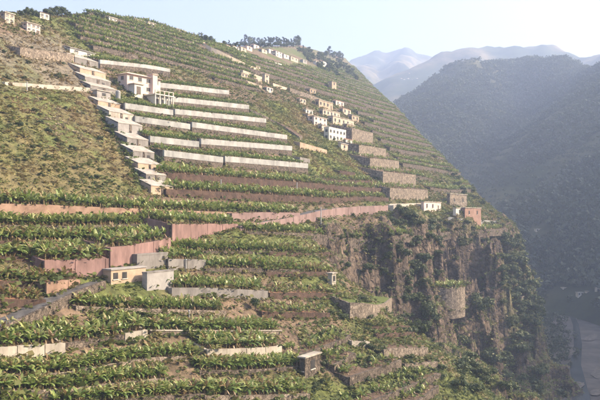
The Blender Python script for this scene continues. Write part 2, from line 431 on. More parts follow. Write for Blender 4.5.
tag(MB().poly([(-gs, -gs, FLOOR - 6), (gs, -gs, FLOOR - 6), (gs, gs, FLOOR - 6), (-gs, gs, FLOOR - 6)], [(0, 1, 2, 3)]).build('ground', mat('valley_ground', (0.06, 0.065, 0.03), (0.13, 0.11, 0.06), 0.01, 0.95, 0.0)), kind='structure')

def floorpt(px_, py_, z=FLOOR):
    d = ray(px_, py_); r = z / d[2]; return Vector((r * d[0], r * d[1], z))
def strip(name, left, right, z, m):
    pts = [floorpt(*p, z) for p in left] + [floorpt(*p, z) for p in right]
    n = len(left)
    return MB().poly(pts, [(i, n + i, n + i + 1, i + 1) for i in range(n - 1)]).build(name, m)
rv = strip('river_bed', [(520, 450), (545, 400), (553, 360), (556, 335), (553, 312), (545, 297)], [(760, 450), (700, 400), (660, 360), (636, 335), (612, 312), (575, 297)], FLOOR, RIVER)
tag(rv, kind='structure')
tag(strip('water_channel', [(575, 430), (572, 390), (570, 365), (574, 345), (573, 325), (566, 305)], [(600, 430), (588, 390), (581, 365), (582, 345), (579, 325), (569, 305)], FLOOR + 0.15, mat('river_water', (0.02, 0.025, 0.03), (0.05, 0.055, 0.06), 0.1, 0.2, 0.1, spec=0.5)), kind='structure')
def blob(name, px_, py_, rx, ry, z, m, seed):
    c = floorpt(px_, py_, z); pts = [c]
    for k in range(40):
        an = 2 * math.pi * k / 40; f = 0.55 + 0.9 * float(fbm(math.cos(an) * 1.6 + seed, math.sin(an) * 1.6, 4, seed))
        pts.append(c + U * (rx * f * math.cos(an)) + N * (ry * f * math.sin(an)))
    return tag(MB().poly(pts, [(0, 1 + k, 1 + (k + 1) % 40) for k in range(40)]).build(name, m), kind='structure')
for k, (a_, b_, c_, d_) in enumerate([(566, 352, 13, 4.5), (603, 372, 12, 4), (560, 321, 18, 3.5), (592, 337, 13, 2.5), (577, 386, 8, 2.2), (584, 312, 22, 3), (598, 392, 6, 2.5)]):
    blob('gravel_bank', a_, b_, c_, d_, FLOOR + 0.25 + 0.03 * k, GRAVEL, k + 3)
rd_ = strip('road', [(640, 330), (596, 316), (574, 303), (566, 297)], [(690, 328), (620, 314), (586, 302), (572, 297)], FLOOR + 0.6, mat('pale_road', (0.16, 0.15, 0.14), (0.23, 0.215, 0.2), 0.2, 0.9, 0))
tag(rd_, kind='structure')

# ------------------------------------------------------------------ terraces
PLANTS = []          # (pos, height, tint shift, terrace id)
EXTRA = []
TERR = []            # (label part for the plants)
def wallframe(B, i):
    a = B[max(i - 1, 0)]; b = B[min(i + 1, len(B) - 1)]
    d = Vector((b.x - a.x, b.y - a.y, 0)); d.normalize()
    return d, Vector((-d.y, d.x, 0))
def resample(pts, step):
    """pts: (x, ytop, hpx) -> finer list"""
    out = [pts[0]]
    for p, q in zip(pts[:-1], pts[1:]):
        n = max(1, int(math.ceil(abs(q[0] - p[0]) / step)))
        for k in range(1, n + 1):
            f = k / n; out.append(tuple(p[j] + (q[j] - p[j]) * f for j in range(3)))
    return out
def smooth(vals, k=2):
    v = np.array(vals, float)
    for _ in range(k):
        if len(v) > 2: v[1:-1] = (v[:-2] + 2 * v[1:-1] + v[2:]) / 4
    return v
def prism_strip(B, h, z0, z1, y0, y1):
    """solid running along B between heights z0..z1 (added to B.z via arrays) and offsets y0..y1 to the hill side"""
    v = []; f = []
    for i, p in enumerate(B):
        d, nrm = wallframe(B, i)
        for (yy, zz) in ((y0, z0[i]), (y0, z1[i]), (y1, z1[i]), (y1, z0[i])):
            q = p + nrm * yy; v.append((q.x, q.y, zz))
    for i in range(len(B) - 1):
        a = i * 4; b = a + 4
        for j in range(4):
            f.append((a + j, a + (j + 1) % 4, b + (j + 1) % 4, b + j))
    n = (len(B) - 1) * 4
    f += [(0, 3, 2, 1), (n, n + 1, n + 2, n + 3)]
    return v, f
def terrace(line, m, label, plants=0, band=0, bandm=None, bed=SOIL, where='', group=None, panel=0, depth=None, tilt=0.22, thick=0.45, ph=2.6, gap=0.0, name='banana_terrace', cat='terrace', dens=1.0, world=None, hw=None, tint=0.0, step=7, coping=False, sink=1.6):
    if world is None:
        line = resample(line, step)
        B = [hit(p[0], p[1] + p[2]) for p in line]
        h = [p[2] * b.length / F for p, b in zip(line, B)]
    else:
        B = world; h = [hw] * len(B)
    zz = smooth([b.z for b in B]); h = smooth(h)
    xs_ = smooth([b.x for b in B]); ys_ = smooth([b.y for b in B])
    B = [Vector((x, y, z)) for x, y, z in zip(xs_, ys_, zz)]
    top = smooth(zz + h, 3)
    root = empty(name, B[0], 0, label, cat, group)
    o0 = B[0]
    Bl = [b - o0 for b in B]
    lo = zz - sink - o0.z; hi = top - o0.z
    def mk(nm, v, f, mm, parent=root):
        mb = MB(); mb.v = v; mb.f = f
        return mb.build(nm, mm, parent)
    wtop = hi - band if band else hi
    if panel:
        # cast panels with open joints between them
        seg = []; cur = [0]; acc = 0
        for i in range(1, len(Bl)):
            acc += (Bl[i] - Bl[i - 1]).length; cur.append(i)
            if acc > panel or i == len(Bl) - 1:
                seg.append(cur); cur = [i]; acc = 0
        for sgi in seg:
            if len(sgi) < 2: continue
            P = [Bl[i].copy() for i in sgi]
            d0 = (P[1] - P[0]); d1 = (P[-1] - P[-2])
            P[0] += d0.normalized() * 0.06; P[-1] -= d1.normalized() * 0.06
            jit = random.uniform(-0.05, 0.05)
            v, f = prism_strip(P, None, lo[sgi], wtop[sgi] + random.uniform(-0.06, 0.06), jit, thick)
            mk('panel', v, f, m)
        v, f = prism_strip(Bl, None, lo, wtop - 0.25, 0.2, thick + 0.25)
        mk('backing_wall', v, f, STONE)
    else:
        v, f = prism_strip(Bl, None, lo, wtop, 0, thick)
        mk('retaining_wall', v, f, m)
    if band:
        v, f = prism_strip(Bl, None, wtop + 0.004, hi, -0.06, thick)
        mk('parapet', v, f, bandm)
    if coping:
        v, f = prism_strip(Bl, None, hi + 0.004, hi + 0.14, -0.1, thick + 0.1)
        mk('coping', v, f, CREAMC)
    # bed behind the wall, running back until it meets the slope
    bd = [(depth if depth else min(9.0, max(1.6, hh / (0.7 - tilt) + 0.6))) for hh in h]
    v = []; f = []
    nb = 4
    for i, p in enumerate(Bl):
        d, nrm = wallframe(Bl, i)
        for k in range(nb + 1):
            q = p + nrm * (thick - 0.02 + bd[i] * k / nb)
            v.append((q.x, q.y, hi[i] - 0.12 + tilt * bd[i] * k / nb + (random.uniform(-0.1, 0.1) if k else 0)))
    for i in range(len(Bl) - 1):
        for k in range(nb):
            a = i * (nb + 1) + k; f.append((a, a + nb + 1, a + nb + 2, a + 1))
    mk('soil_bed' if bed in (SOIL, SOILR) else 'surface', v, f, bed)
    for e, sg_ in ((0, 1), (len(Bl) - 1, -1)):
        d, nrm = wallframe(Bl, e); a_ = Bl[e] + nrm * thick; b_ = Bl[e] + nrm * (thick + bd[e]); dd = d * (0.4 * sg_)
        q = [a_, b_, b_ + dd, a_ + dd]
        vv = [(k.x, k.y, lo[e]) for k in q] + [(k.x, k.y, hi[e] - 0.04 + (tilt * bd[e] if j in (1, 2) else 0)) for j, k in enumerate(q)]
        ff = [(0, 3, 2, 1), (4, 5, 6, 7), (0, 1, 5, 4), (1, 2, 6, 5), (2, 3, 7, 6), (3, 0, 4, 7)]
        mk('end_wall', vv, ff, STONE if m in (WHITE,) else m)
    if not plants and bed not in (ASPH,) and name not in ('road',):
        for k in range(int(len(B) * 9)):
            i = random.randrange(len(B)); d, nrm = wallframe(B, i); of = random.uniform(0.3, 1) * bd[i]; q = B[i] + d * random.uniform(-1.5, 1.5) + nrm * of
            EXTRA.append((q.x, q.y, top[i] - 0.15 + tilt * of))
    for k in range(int(len(B) * 2.2) if name != 'road' else 0):
        i = random.randrange(len(B)); d, nrm = wallframe(B, i); q = B[i] + d * random.uniform(-1.5, 1.5)
        if random.random() < 0.35: EXTRA.append((*(q + nrm * random.uniform(0, 0.4))[:2], top[i] - 0.1))
        else: EXTRA.append((*(q - nrm * random.uniform(0.05, 0.7))[:2], zz[i] - 0.1))
    tid = len(TERR); TERR.append(where)
    if plants:
        L = [0.0]
        for i in range(1, len(B)): L.append(L[-1] + (B[i] - B[i - 1]).length)
        for row in range(plants + 2):
            s = random.uniform(0.3, 1.2)
            while s < L[-1]:
                i = max(1, min(len(L) - 1, int(np.searchsorted(L, s)))); fr = (s - L[i - 1]) / (L[i] - L[i - 1] + 1e-6)
                d, nrm = wallframe(B, i)
                off = thick + 0.1 + (bd[i] - 0.3) * (row + random.uniform(0.1, 0.9)) / (plants + 2)
                p = B[i - 1].lerp(B[i], fr) + nrm * off
                z = top[i - 1] + (top[i] - top[i - 1]) * fr - 0.15 + tilt * (off - thick)
                if random.random() > gap:
                    PLANTS.append((Vector((p.x, p.y, z)), ph * 0.7 * random.choice((0.5, 0.75, 0.9, 1.0, 1.1, 1.3)) * random.uniform(0.88, 1.12), tint + random.uniform(-0.1, 0.1), tid))
                s += random.uniform(0.42, 1.0) / dens
    return root

def contour(z, t0, t1, step=5.0):
    """level line of the hillside, read off its grid"""
    out = []
    for t in np.arange(t0, t1, step):
        i = int(np.argmin(np.abs(ts - t))); zz = Z[i]
        m0 = int(np.searchsorted(ws, -60))
        k = m0 + int(np.argmax(zz[m0:] > z))
        if k == m0: out.append(None); continue
        f = (z - zz[k - 1]) / (zz[k] - zz[k - 1] + 1e-9); w0 = ws[k - 1] + f * (ws[k] - ws[k - 1])
        xx, yy = xy(ts[i], w0); out.append(Vector((xx, yy, z)))
    return out
ORD = ['first', 'second', 'third', 'fourth', 'fifth', 'sixth', 'seventh', 'eighth', 'ninth', 'tenth', 'eleventh', 'twelfth', 'thirteenth', 'fourteenth', 'fifteenth', 'sixteenth', 'seventeenth', 'eighteenth', 'nineteenth', 'twentieth']
TENS = ['', '', 'twenty', 'thirty', 'forty', 'fifty', 'sixty', 'seventy', 'eighty', 'ninety']; UNIT = ['', 'first'] + ORD[1:9]
def ordn(k):
    if k < len(ORD): return ORD[k]
    k += 1
    return (TENS[k // 10] + '-' + UNIT[k % 10]) if k % 10 else TENS[k // 10][:-1] + 'ieth'
def fill(poly, zs, m, labelfmt, where, group, hw=1.5, plants=2, step=5.0, ph=2.4, tlim=(100, 900), gap=0.06, dens=0.8, minlen=3, tint=0.0, bed=SOIL, wander=0.8):
    n = 0
    for z in zs:
        pts = contour(z, tlim[0], tlim[1], step)
        run = []
        for p in pts + [None]:
            ok = p is not None and bool(inpoly(proj(p)[0], poly)[0])
            if ok and vnoise(p.x / 38 + z * 3.1, p.y / 38, 91) > 0.84: ok = False
            if ok:
                dz = (float(vnoise(p.x / 30, p.y / 30 + z, 93)) - 0.5) * wander * 2
                q = p - N * (dz / 0.6); q.z = gz(q.x, q.y); run.append(q)
            if (not ok or len(run) > 60):
                if len(run) >= minlen:
                    terrace(None, m, labelfmt % ordn(n), plants=plants, world=run, hw=hw * random.uniform(0.8, 1.25), where=where, group=group, ph=ph, gap=gap, dens=dens, tint=tint, bed=bed, thick=0.5)
                    n += 1
                run = []

# white-topped terraces beside the stepped sheds
WG = 'whitewashed terraces beside the stepped sheds'
whites = [([(100, 60, 9), (150, 65, 9), (170, 69, 9)], 'long whitewashed terrace wall above the pink two-storey house, topmost of the white walls'),
          ([(158, 82.5, 8), (229, 90.5, 8)], 'white terrace wall just right of the pink house'),
          ([(160, 95.5, 9), (249, 105, 9)], 'third whitewashed terrace wall down, starting below the pink house'),
          ([(125, 103, 9), (173, 110, 8)], 'white terrace wall at the foot of the small grey hut, left half'),
          ([(175, 109, 9), (266, 118.5, 9)], 'fourth whitewashed terrace wall down, its right half'),
          ([(135, 116, 9), (190, 124, 9)], 'fifth whitewashed terrace wall down, the left half by the sheds'),
          ([(192, 122, 10), (287, 135, 9)], 'fifth whitewashed terrace wall down, its long right half'),
          ([(150, 136, 10), (199, 141.5, 10)], 'sixth whitewashed terrace wall down, the left half by the sheds'),
          ([(201, 138.5, 10), (292, 146, 10)], 'sixth whitewashed terrace wall down, its right half'),
          ([(164, 150, 11), (223, 157, 11)], 'lowest whitewashed terrace wall, the short left half'),
          ([(225, 156, 11), (308, 163.5, 11)], 'lowest whitewashed terrace wall, its right half')]
for i, (l, lab) in enumerate(whites):
    terrace(l, STONE, lab, plants=2, band=1.45 if i else 1.1, bandm=WHITE, where='behind a whitewashed terrace wall', group=WG, ph=1.9, tint=-0.12, tilt=0.15)

TG = 'banana terraces on the lower slope'
lower = [
 dict(line=[(160, 172, 8), (230, 177, 8), (325, 184, 7)], m=EARTH, label='banana terrace on a red earth bank right below the lowest white wall', plants=2, where='right below the lowest white wall', ph=2.5, bed=SOILR),
 dict(line=[(166, 189, 8), (240, 193, 8), (332, 198, 7)], m=EARTH, label='second banana terrace on red earth below the lowest white wall', plants=2, where='second below the lowest white wall', ph=2.5, bed=SOILR),
 dict(line=[(-12, 204, 10), (40, 205, 11), (90, 207, 9), (142, 209, 7), (225, 212, 5), (300, 213.5, 6)], m=TAN, label='long banana terrace on a tan plastered wall under the dry scrub slope', plants=3, where='on the tan plastered wall under the scrub slope', ph=2.5),
 dict(line=[(-12, 225, 4), (70, 226, 4), (110, 225, 4), (170, 223, 4)], m=STONE, label='banana terrace just below the tan plastered wall', plants=3, where='just below the tan plastered wall', ph=2.6),
 dict(line=[(-12, 241, 4), (60, 241, 5), (108, 240, 5)], m=EARTH, label='banana terrace level with the top of the pink road wall', plants=3, where='level with the top of the pink road wall', ph=2.6),
 dict(line=[(-12, 257, 5), (44, 257, 5)], m=EARTH, label='banana terrace directly above the lower pink wall panels', plants=3, where='directly above the lower pink wall', ph=2.6, bed=SOILR),
 dict(line=[(-12, 282, 6), (30, 281, 6), (76, 277, 5)], m=EARTH, label='sparse yellowing banana terrace at the foot of the pink wall', plants=3, where='at the foot of the pink wall, yellowing', ph=2.3, bed=SOILR, tint=0.22, gap=0.3),
 dict(line=[(-12, 300, 8), (46, 300, 8)], m=EARTH, label='dry sparse banana terrace above the bend of the road', plants=3, where='above the road bend, sparse and dry', ph=2.0, bed=SOILR, tint=0.25, gap=0.45),
 dict(line=[(160, 250, 3), (205, 251, 3), (262, 251, 3), (300, 252, 3)], m=STONE, label='banana terrace right below the long pink road wall', plants=3, where='right below the long pink wall', ph=2.6),
 dict(line=[(168, 259, 11), (206, 260, 10)], m=CONC, label='grey concrete terrace wall with a white post beside the stepped grey blocks', plants=2, where='on the grey concrete wall with a white post', ph=2.4, panel=4),
 dict(line=[(206, 268, 5), (265, 268, 6), (300, 270, 6)], m=STONE, label='banana terrace on a low wall right of the grey concrete wall', plants=3, where='right of the grey concrete wall', ph=2.6),
 dict(line=[(172, 288, 8), (215, 288, 9), (268, 291, 9)], m=CONC, label='banana terrace on a grey wall two rows under the pink wall', plants=4, where='two rows under the pink wall on a grey wall', ph=2.3),
 dict(line=[(76, 306, 5), (110, 308, 5), (150, 309, 5), (226, 311, 5)], m=STONEL, label='banana terrace in front of the small beige house', plants=4, where='in front of the small beige house', ph=2.3),
 dict(line=[(-12, 349, 11), (17, 347.5, 11), (66, 344.5, 11)], m=CREAMC, label='broad banana terrace on a cream panelled concrete wall at the left edge', plants=5, tilt=0.34, depth=4.6, where='on the cream panelled wall at the left edge', ph=2.3, panel=3.2),
 dict(line=[(66, 344, 7), (110, 337.5, 6), (125, 334.5, 7)], m=STONE, label='overgrown middle stretch of the broad banana terrace', plants=5, tilt=0.34, depth=4.6, where='on the overgrown middle stretch of the broad terrace', ph=2.3),
 dict(line=[(125, 333.5, 9), (148, 330, 9)], m=CREAMC, label='short cream wall at the right end of the broad banana terrace', plants=5, tilt=0.34, depth=4.6, where='on the short cream wall right of the overgrown stretch', ph=2.3, panel=3.0),
 dict(line=[(150, 331, 4), (230, 331.5, 4), (282, 331, 4)], m=STONEL, label='banana terrace with a thin pale coping right of the broad terrace', plants=4, where='with a thin pale coping', ph=2.7, coping=True),
 dict(line=[(-12, 376, 5), (62, 374, 5), (107, 365, 5), (150, 358, 5), (200, 356, 4)], m=STONEL, label='banana terrace next below the cream panelled wall', plants=4, where='next below the cream panelled wall', ph=2.25),
 dict(line=[(-12, 392, 5), (66, 390, 5), (110, 384, 5), (170, 378, 5)], m=STONEL, label='banana terrace second below the cream panelled wall', plants=4, where='second below the cream panelled wall', ph=2.25),
 dict(line=[(-12, 412, 5), (70, 407, 5), (140, 398, 5), (205, 394, 5)], m=STONE, label='lowest banana terrace along the bottom left of the picture', plants=4, where='lowest, along the bottom edge', ph=2.25),
 dict(line=[(207, 350, 11), (240, 349, 12), (266, 347.5, 11), (282, 346, 8)], m=CREAMC, label='banana terrace on a tall weathered cream wall in the bottom middle', plants=3, where='on the tall weathered cream wall', ph=2.6, panel=3.6),
 dict(line=[(200, 371, 5), (255, 370, 5), (305, 366, 5)], m=STONE, label='banana terrace next below the tall weathered cream wall', plants=4, where='next below the weathered cream wall', ph=2.6),
 dict(line=[(205, 396, 6), (250, 396, 6), (310, 394, 6)], m=STONEL, label='banana terrace at the bottom edge left of the stone hut', plants=4, where='at the bottom edge left of the stone hut', ph=2.6),
 dict(line=[(245, 231, 3), (300, 233, 4), (330, 237, 4), (400, 238, 4)], m=STONE, label='long banana terrace on top of the rock face under the road', plants=3, where='on top of the rock face under the road', ph=2.5),
 dict(line=[(268, 252, 4), (330, 254, 4)], m=EARTH, label='short banana terrace beneath the road, first of four by the rock face', plants=2, where='first of the short ones by the rock face', ph=2.3, tint=0.12),
 dict(line=[(266, 272, 5), (336, 272, 5)], m=EARTH, label='short banana terrace beside the little pale tank', plants=2, where='beside the little pale tank', ph=2.3, tint=0.12),
 dict(line=[(270, 293, 6), (340, 293, 6)], m=EARTH, label='bare red terrace below the little pale tank', plants=1, where='below the little pale tank', ph=2.0, bed=SOILR, tint=0.15, gap=0.3),
 dict(line=[(262, 312, 6), (330, 313, 6)], m=EARTH, label='red earth terrace fourth below the road by the rock face', plants=1, where='fourth below the road', ph=2.0, bed=SOILR, tint=0.1, gap=0.3),
 dict(line=[(400, 236, 3), (450, 231, 3), (508, 229, 3)], m=STONE, label='banana terrace on the brink of the tall cliff', plants=3, where='on the brink of the tall cliff', ph=2.3),
 dict(line=[(350, 303, 16), (378, 303, 18), (392, 300, 12)], m=STONEL, label='tall stone terrace corner with grass top under the cliff', plants=0, where='', bed=mat('turf', (0.06, 0.085, 0.02), (0.12, 0.14, 0.035), 0.8, 0.95, 0.5)),
 dict(line=[(384, 350, 9), (402, 348, 11), (428, 348, 9)], m=STONEL, label='pale stone terrace wall low in the bottom centre', plants=0, where=''),
 dict(line=[(352, 341, 6), (370, 342, 6)], m=CREAMC, label='low cream block wall left of the pale stone terrace', plants=0, where=''),
 dict(line=[(405, 364, 5), (438, 362, 7)], m=STONEL, label='stubby pale stone wall at the foot of the slope', plants=0, where=''),
 dict(line=[(372, 327, 5), (410, 326, 5)], m=EARTH, label='reddish terrace step above the pale stone wall', plants=0, where='', bed=SOILR),
 dict(line=[(376, 334, 5), (415, 332, 5)], m=EARTH, label='second reddish terrace step above the pale stone wall', plants=0, where='', bed=SOILR),
]
for d in lower:
    d.setdefault('group', TG)
    terrace(**d)

c0 = hit(447, 302); cz0 = c0.z - 0.5
ring = [c0 + U * (-9.5 * math.cos(k)) - N * (8.5 * math.sin(k) - 3.0) for k in np.linspace(0.0, math.pi, 15)]
for q in ring: q.z = cz0
terrace(None, STONEL, 'round stone bastion terrace with bananas perched in the gully of the cliff', plants=3, world=ring, hw=6.6, where='on the round stone bastion in the cliff', ph=2.4, depth=7.5, tilt=0.03, sink=2.6, name='bastion_terrace')
# road that climbs from lower left to the cliff, with its walls
terrace([(-15, 336, 12), (40, 310.5, 11), (80, 290, 10), (106, 281, 8)], STONE, 'asphalt road on a low stone wall climbing from the left edge', bed=ASPH, tilt=0.12, depth=3.6, name='road', cat='road')
terrace([(46, 284, 13), (62, 281, 12), (80, 280, 4)], TAN, 'sunlit tan retaining wall above the bend of the road', plants=0, name='road_wall', cat='wall', bed=SOILR, panel=4)
terrace([(240, 226, 5), (300, 216, 8), (330, 208.5, 9), (360, 206.5, 9), (388, 205.5, 7)], MAUVE, 'pale mauve retaining wall under the road, right of the pink wall', bed=ASPH, tilt=0.02, depth=5, name='road_wall', cat='wall', panel=7)
terrace([(388, 206, 3), (410, 203, 3), (432, 203, 3)], CREAMC, 'short sunlit stretch of road at the corner above the cliff', bed=mat('sunlight_toned_road', (0.40, 0.33, 0.25), (0.52, 0.44, 0.34), 0.5, 0.9, 0.1), tilt=0.05, depth=6, name='road', cat='road')  # same road coloured much paler, the sunlight on it is put into the surface colour
terrace([(448, 217.5, 2), (478, 220, 2), (500, 221.5, 2)], WHITE, 'thin white parapet on the cliff edge in front of the brown house', bed=SOIL, tilt=0.05, depth=4, name='parapet', cat='wall')
PW = 'pink retaining walls along the road'
terrace([(44, 261, 16), (75, 260, 17), (109, 259, 18)], PINK, 'lowest stretch of the pink retaining wall, left of the beige house', name='pink_wall', cat='wall', panel=5, group=PW, step=4, bed=SOILR, plants=4, where='on top of the lowest pink wall', ph=2.6)
terrace([(110, 248, 22), (130, 245.5, 20), (150, 243, 17), (171, 238, 14)], PINK, 'middle stretch of the pink retaining wall, behind the beige house', name='pink_wall', cat='wall', panel=5, group=PW, step=4, bed=SOIL, plants=4, where='on top of the middle pink wall', ph=2.6)
terrace([(172, 224, 23), (190, 224, 17), (215, 224, 10), (238, 224, 4)], PINK, 'long tapering upper stretch of the pink retaining wall', name='pink_wall', cat='wall', panel=6, group=PW, step=4, bed=SOIL, plants=4, where='on top of the long tapering pink wall', ph=2.4)
terrace([(232, 213.5, 8), (262, 212, 9), (300, 213, 7)], MAUVE, 'plain mauve-tan wall above the upper end of the pink wall', name='road_wall', cat='wall', bed=SOIL)

# stone retaining walls stepping down the spur by the white house
SG = 'tall stone walls stepping down the spur'
for l, lab in [([(352, 128, 16), (373, 133, 11)], 'topmost tall stone wall stepping down right of the white house'),
               ([(359, 144.5, 13), (386, 149, 10)], 'second tall stone wall down from the white house'),
               ([(370, 158, 13), (399, 161, 11)], 'third tall stone wall down, above the little white shed'),
               ([(383, 171.5, 14), (416, 175, 12)], 'fourth tall stone wall with two dark doorways, right of the little white shed'),
               ([(390, 188, 12), (428, 190, 10)], 'lowest tall stone wall, just above the sunlit road corner')]:
    terrace(l, STONEL, lab, plants=1, group=SG, name='stone_terrace', where='on a tall stone wall of the spur', ph=2.0, gap=0.35)

# contour terraces covering the upper slopes
fill([(76, 16), (150, 18), (200, 38), (255, 60), (262, 95), (228, 86), (172, 66), (100, 58), (74, 40)], np.arange(49, 92, 3.0), STONE,
     '%s banana terrace wall counting up the slope above the white walls', 'on the slope above the white walls', 'banana terraces above the white walls', tlim=(130, 420), ph=2.5)
fill([(205, 45), (225, 53), (262, 60), (300, 68), (345, 72), (358, 66), (402, 100), (448, 142), (500, 206), (440, 203), (405, 175), (380, 145), (350, 110), (320, 96), (262, 84), (230, 66)], np.arange(10, 175, 4.6), STONE,
     '%s banana terrace wall counting up the right flank of the hill', 'on the right flank of the hill', 'banana terraces on the right flank', tlim=(240, 900), step=7, ph=2.4, hw=1.7, gap=0.25, wander=1.3)
fill([(300, 184), (345, 172), (392, 190), (392, 204), (330, 207), (300, 212)], np.arange(4, 14, 3.0), EARTH,
     '%s earth terrace counting up below the green grass slope', 'below the green grass slope', 'earth terraces below the grass slope', tlim=(150, 330), ph=2.2, gap=0.4)
fill([(285, 345), (350, 320), (352, 360), (440, 372), (450, 420), (290, 420)], np.arange(-44, -18, 2.6), STONE,
     '%s rough stone terrace counting up in the bottom centre', 'in the rough bottom centre', 'rough stone terraces in the bottom centre', tlim=(70, 220), ph=2.0, gap=0.55, step=3)
#SECTION2
# ------------------------------------------------------------------ banana plants
def banana(seed, hi=False):
    """height 1: returns stem (verts, quads) and leaves (verts, quads, tint)"""
    r = random.Random(seed)
    sv = []; sf = []
    hs = 0.36; k = 5
    lean = (r.uniform(-0.05, 0.05), r.uniform(-0.05, 0.05))
    for z, rad in ((-0.08, 0.055), (0.2, 0.05), (hs, 0.035)):
        for j in range(k):
            a = 2 * math.pi * j / k; sv.append((rad * math.cos(a) + lean[0] * z, rad * math.sin(a) + lean[1] * z, z))
    for i in range(2):
        for j in range(k): sf.append((i * k + j, i * k + (j + 1) % k, (i + 1) * k + (j + 1) % k, (i + 1) * k + j))
    lv = []; lf = []; lt = []
    nl = r.randint(12, 14) if hi else r.randint(10, 11)
    for q in range(nl):
        az = q * 2.4 + r.uniform(-0.5, 0.5)
        old = q / nl
        el = R(78 - 66 * old + r.uniform(-10, 10)); ln = r.uniform(0.5, 0.74); wd_ = r.uniform(0.064, 0.092)
        droop = r.uniform(0.9, 2.2) + old * 0.5
        ns = 5 if hi else 3
        p = np.array([lean[0] * hs, lean[1] * hs, hs * r.uniform(0.85, 1.0)])
        base = len(lv)
        tn = 0.80 - 0.45 * old + r.uniform(-0.22, 0.22)
        if old > 0.7 and r.random() < 0.5: tn = 1.02; el = R(-50); droop = 0.5; ln *= 0.7; wd_ *= 0.6
        for i in range(ns + 1):
            f = i / ns
            dr = np.array([math.cos(az) * math.cos(el), math.sin(az) * math.cos(el), math.sin(el)])
            sd_ = np.array([-math.sin(az), math.cos(az), 0])
            prof = wd_ * (0.25 + 1.5 * math.sin(math.pi * min(1, 0.12 + 0.86 * f)) ** 0.7) * 0.75 if i else wd_ * 0.25
            upn = np.cross(dr, sd_) * -1
            rag = r.uniform(0.75, 1.1)
            if hi:
                lv += [tuple(p - sd_ * prof * rag + upn * prof * 0.45), tuple(p), tuple(p + sd_ * prof * r.uniform(0.75, 1.1) + upn * prof * 0.45)]
                lt += [tn - 0.04, tn + 0.06, tn]
            else:
                lv += [tuple(p - sd_ * prof * rag), tuple(p + sd_ * prof)]
                lt += [tn, tn]
            p = p + dr * ln / ns
            el -= droop / ns * (0.5 + f)
        for i in range(ns):
            if hi:
                b = base + i * 3
                lf += [(b, b + 3, b + 4, b + 1), (b + 1, b + 4, b + 5, b + 2)]
            else:
                b = base + i * 2; lf.append((b, b + 2, b + 3, b + 1))
    return (np.array(sv), np.array(sf)), (np.array(lv), np.array(lf), np.array(lt))

# the 300 plants that show largest are individuals, the others one mass
pp = np.array([p[0][:] for p in PLANTS]); ppx, pdep = proj(pp)
inview = (pdep > 1) & (ppx[:, 0] > -5) & (ppx[:, 0] < 605) & (ppx[:, 1] < 401) & (ppx[:, 1] > -5)
size = np.where(inview, np.array([p[1] for p in PLANTS]) / np.maximum(pdep, 1), -1)
pick = set(np.argsort(-size)[:298].tolist())
HI = []
for k in range(7):
    (sv, sf), (lv, lf, lt) = banana(100 + k, True)
    HI.append((npmesh('pseudostem', sv, sf, STEM), npmesh('leaf_crown', lv, lf, BANANA, {'tint': ('FLOAT', lt)})))
LO = [banana(300 + k) for k in range(12)]
SV, SF, LV, LF, LT = [], [], [], [], []
sn = ln_ = 0
for i, (p, h, tnt, tid) in enumerate(PLANTS):
    if i in pick:
        o = empty('banana_plant', p, random.uniform(0, 6.28), 'broad-leaved banana plant on the terrace ' + TERR[tid], 'banana plant', 'nearest banana plants')
        s_ = h / 0.98; o.scale = (s_ * random.uniform(0.9, 1.1), s_ * random.uniform(0.9, 1.1), s_)
        a, b = HI[random.randrange(7)]
        link('pseudostem', a, o); link('leaf_crown', b, o)
    elif size[i] > 0 or random.random() < 0.3:
        (sv, sf), (lv, lf, lt) = LO[random.randrange(12)]
        a = random.uniform(0, 6.28); ca, sa = math.cos(a) * h, math.sin(a) * h
        M3 = np.array([[ca, -sa, 0], [sa, ca, 0], [0, 0, h]])
        SV.append(sv @ M3.T + np.array(p)); SF.append(sf + sn); sn += len(sv)
        LV.append(lv @ M3.T + np.array(p)); LF.append(lf + ln_); ln_ += len(lv); LT.append(lt + tnt)
bo = link('banana_plants', npmesh('banana_plants', np.concatenate(LV), np.concatenate(LF), BANANA, {'tint': ('FLOAT', np.concatenate(LT))}))
tag(bo, 'dense rows of banana plants on the farther terraces', 'banana plants', kind='stuff')
tag(link('pseudostems', npmesh('pseudostems', np.concatenate(SV), np.concatenate(SF), STEM), bo), kind='stuff')

# ------------------------------------------------------------------ scrub and grass
def tuft(seed, n=7, flat=0.6):
    r = random.Random(seed); v = []; f = []; t = []
    for q in range(n):
        c = np.array([r.gauss(0, 0.35), r.gauss(0, 0.35), abs(r.gauss(0.25, 0.2))])
        a = r.uniform(0, 6.28); tl = r.uniform(0.1, 1.0)
        e1 = np.array([math.cos(a), math.sin(a), r.uniform(-0.3, 0.3)]) * r.uniform(0.18, 0.32)
        e2 = np.array([-math.sin(a) * math.cos(tl), math.cos(a) * math.cos(tl), math.sin(tl)]) * r.uniform(0.18, 0.34)
        b = len(v); v += [tuple(c - e1 - e2 * 0.6), tuple(c + e1 - e2 * 0.6), tuple(c + e1 * 0.6 + e2), tuple(c - e1 * 0.7 + e2)]
        f.append((b, b + 1, b + 2, b + 3)); t += [r.uniform(-0.12, 0.12)] * 4
    return np.array(v), np.array(f), np.array(t)
TUF = [tuft(k) for k in range(16)]
nc = 230000
ct = rng.uniform(15, 460, nc); cw = rng.uniform(-75, 125, nc)
cx, cy = xy(ct, cw); cz = hill(cx, cy)
cpx, cdep = proj(np.stack([cx, cy, cz], 1))
cn = fbm(cx / 9, cy / 9, 3, 61); cn2 = fbm(cx / 3, cy / 3, 2, 67)
STAIRG = [(98, 112), (110, 116), (150, 184), (138, 192)]
zs_, zg, zgr, zf_, zl, zst = [inpoly(cpx, q) for q in (SCRUB, GREYSC, GREENS, FLANK, LOWG, STAIRG)]
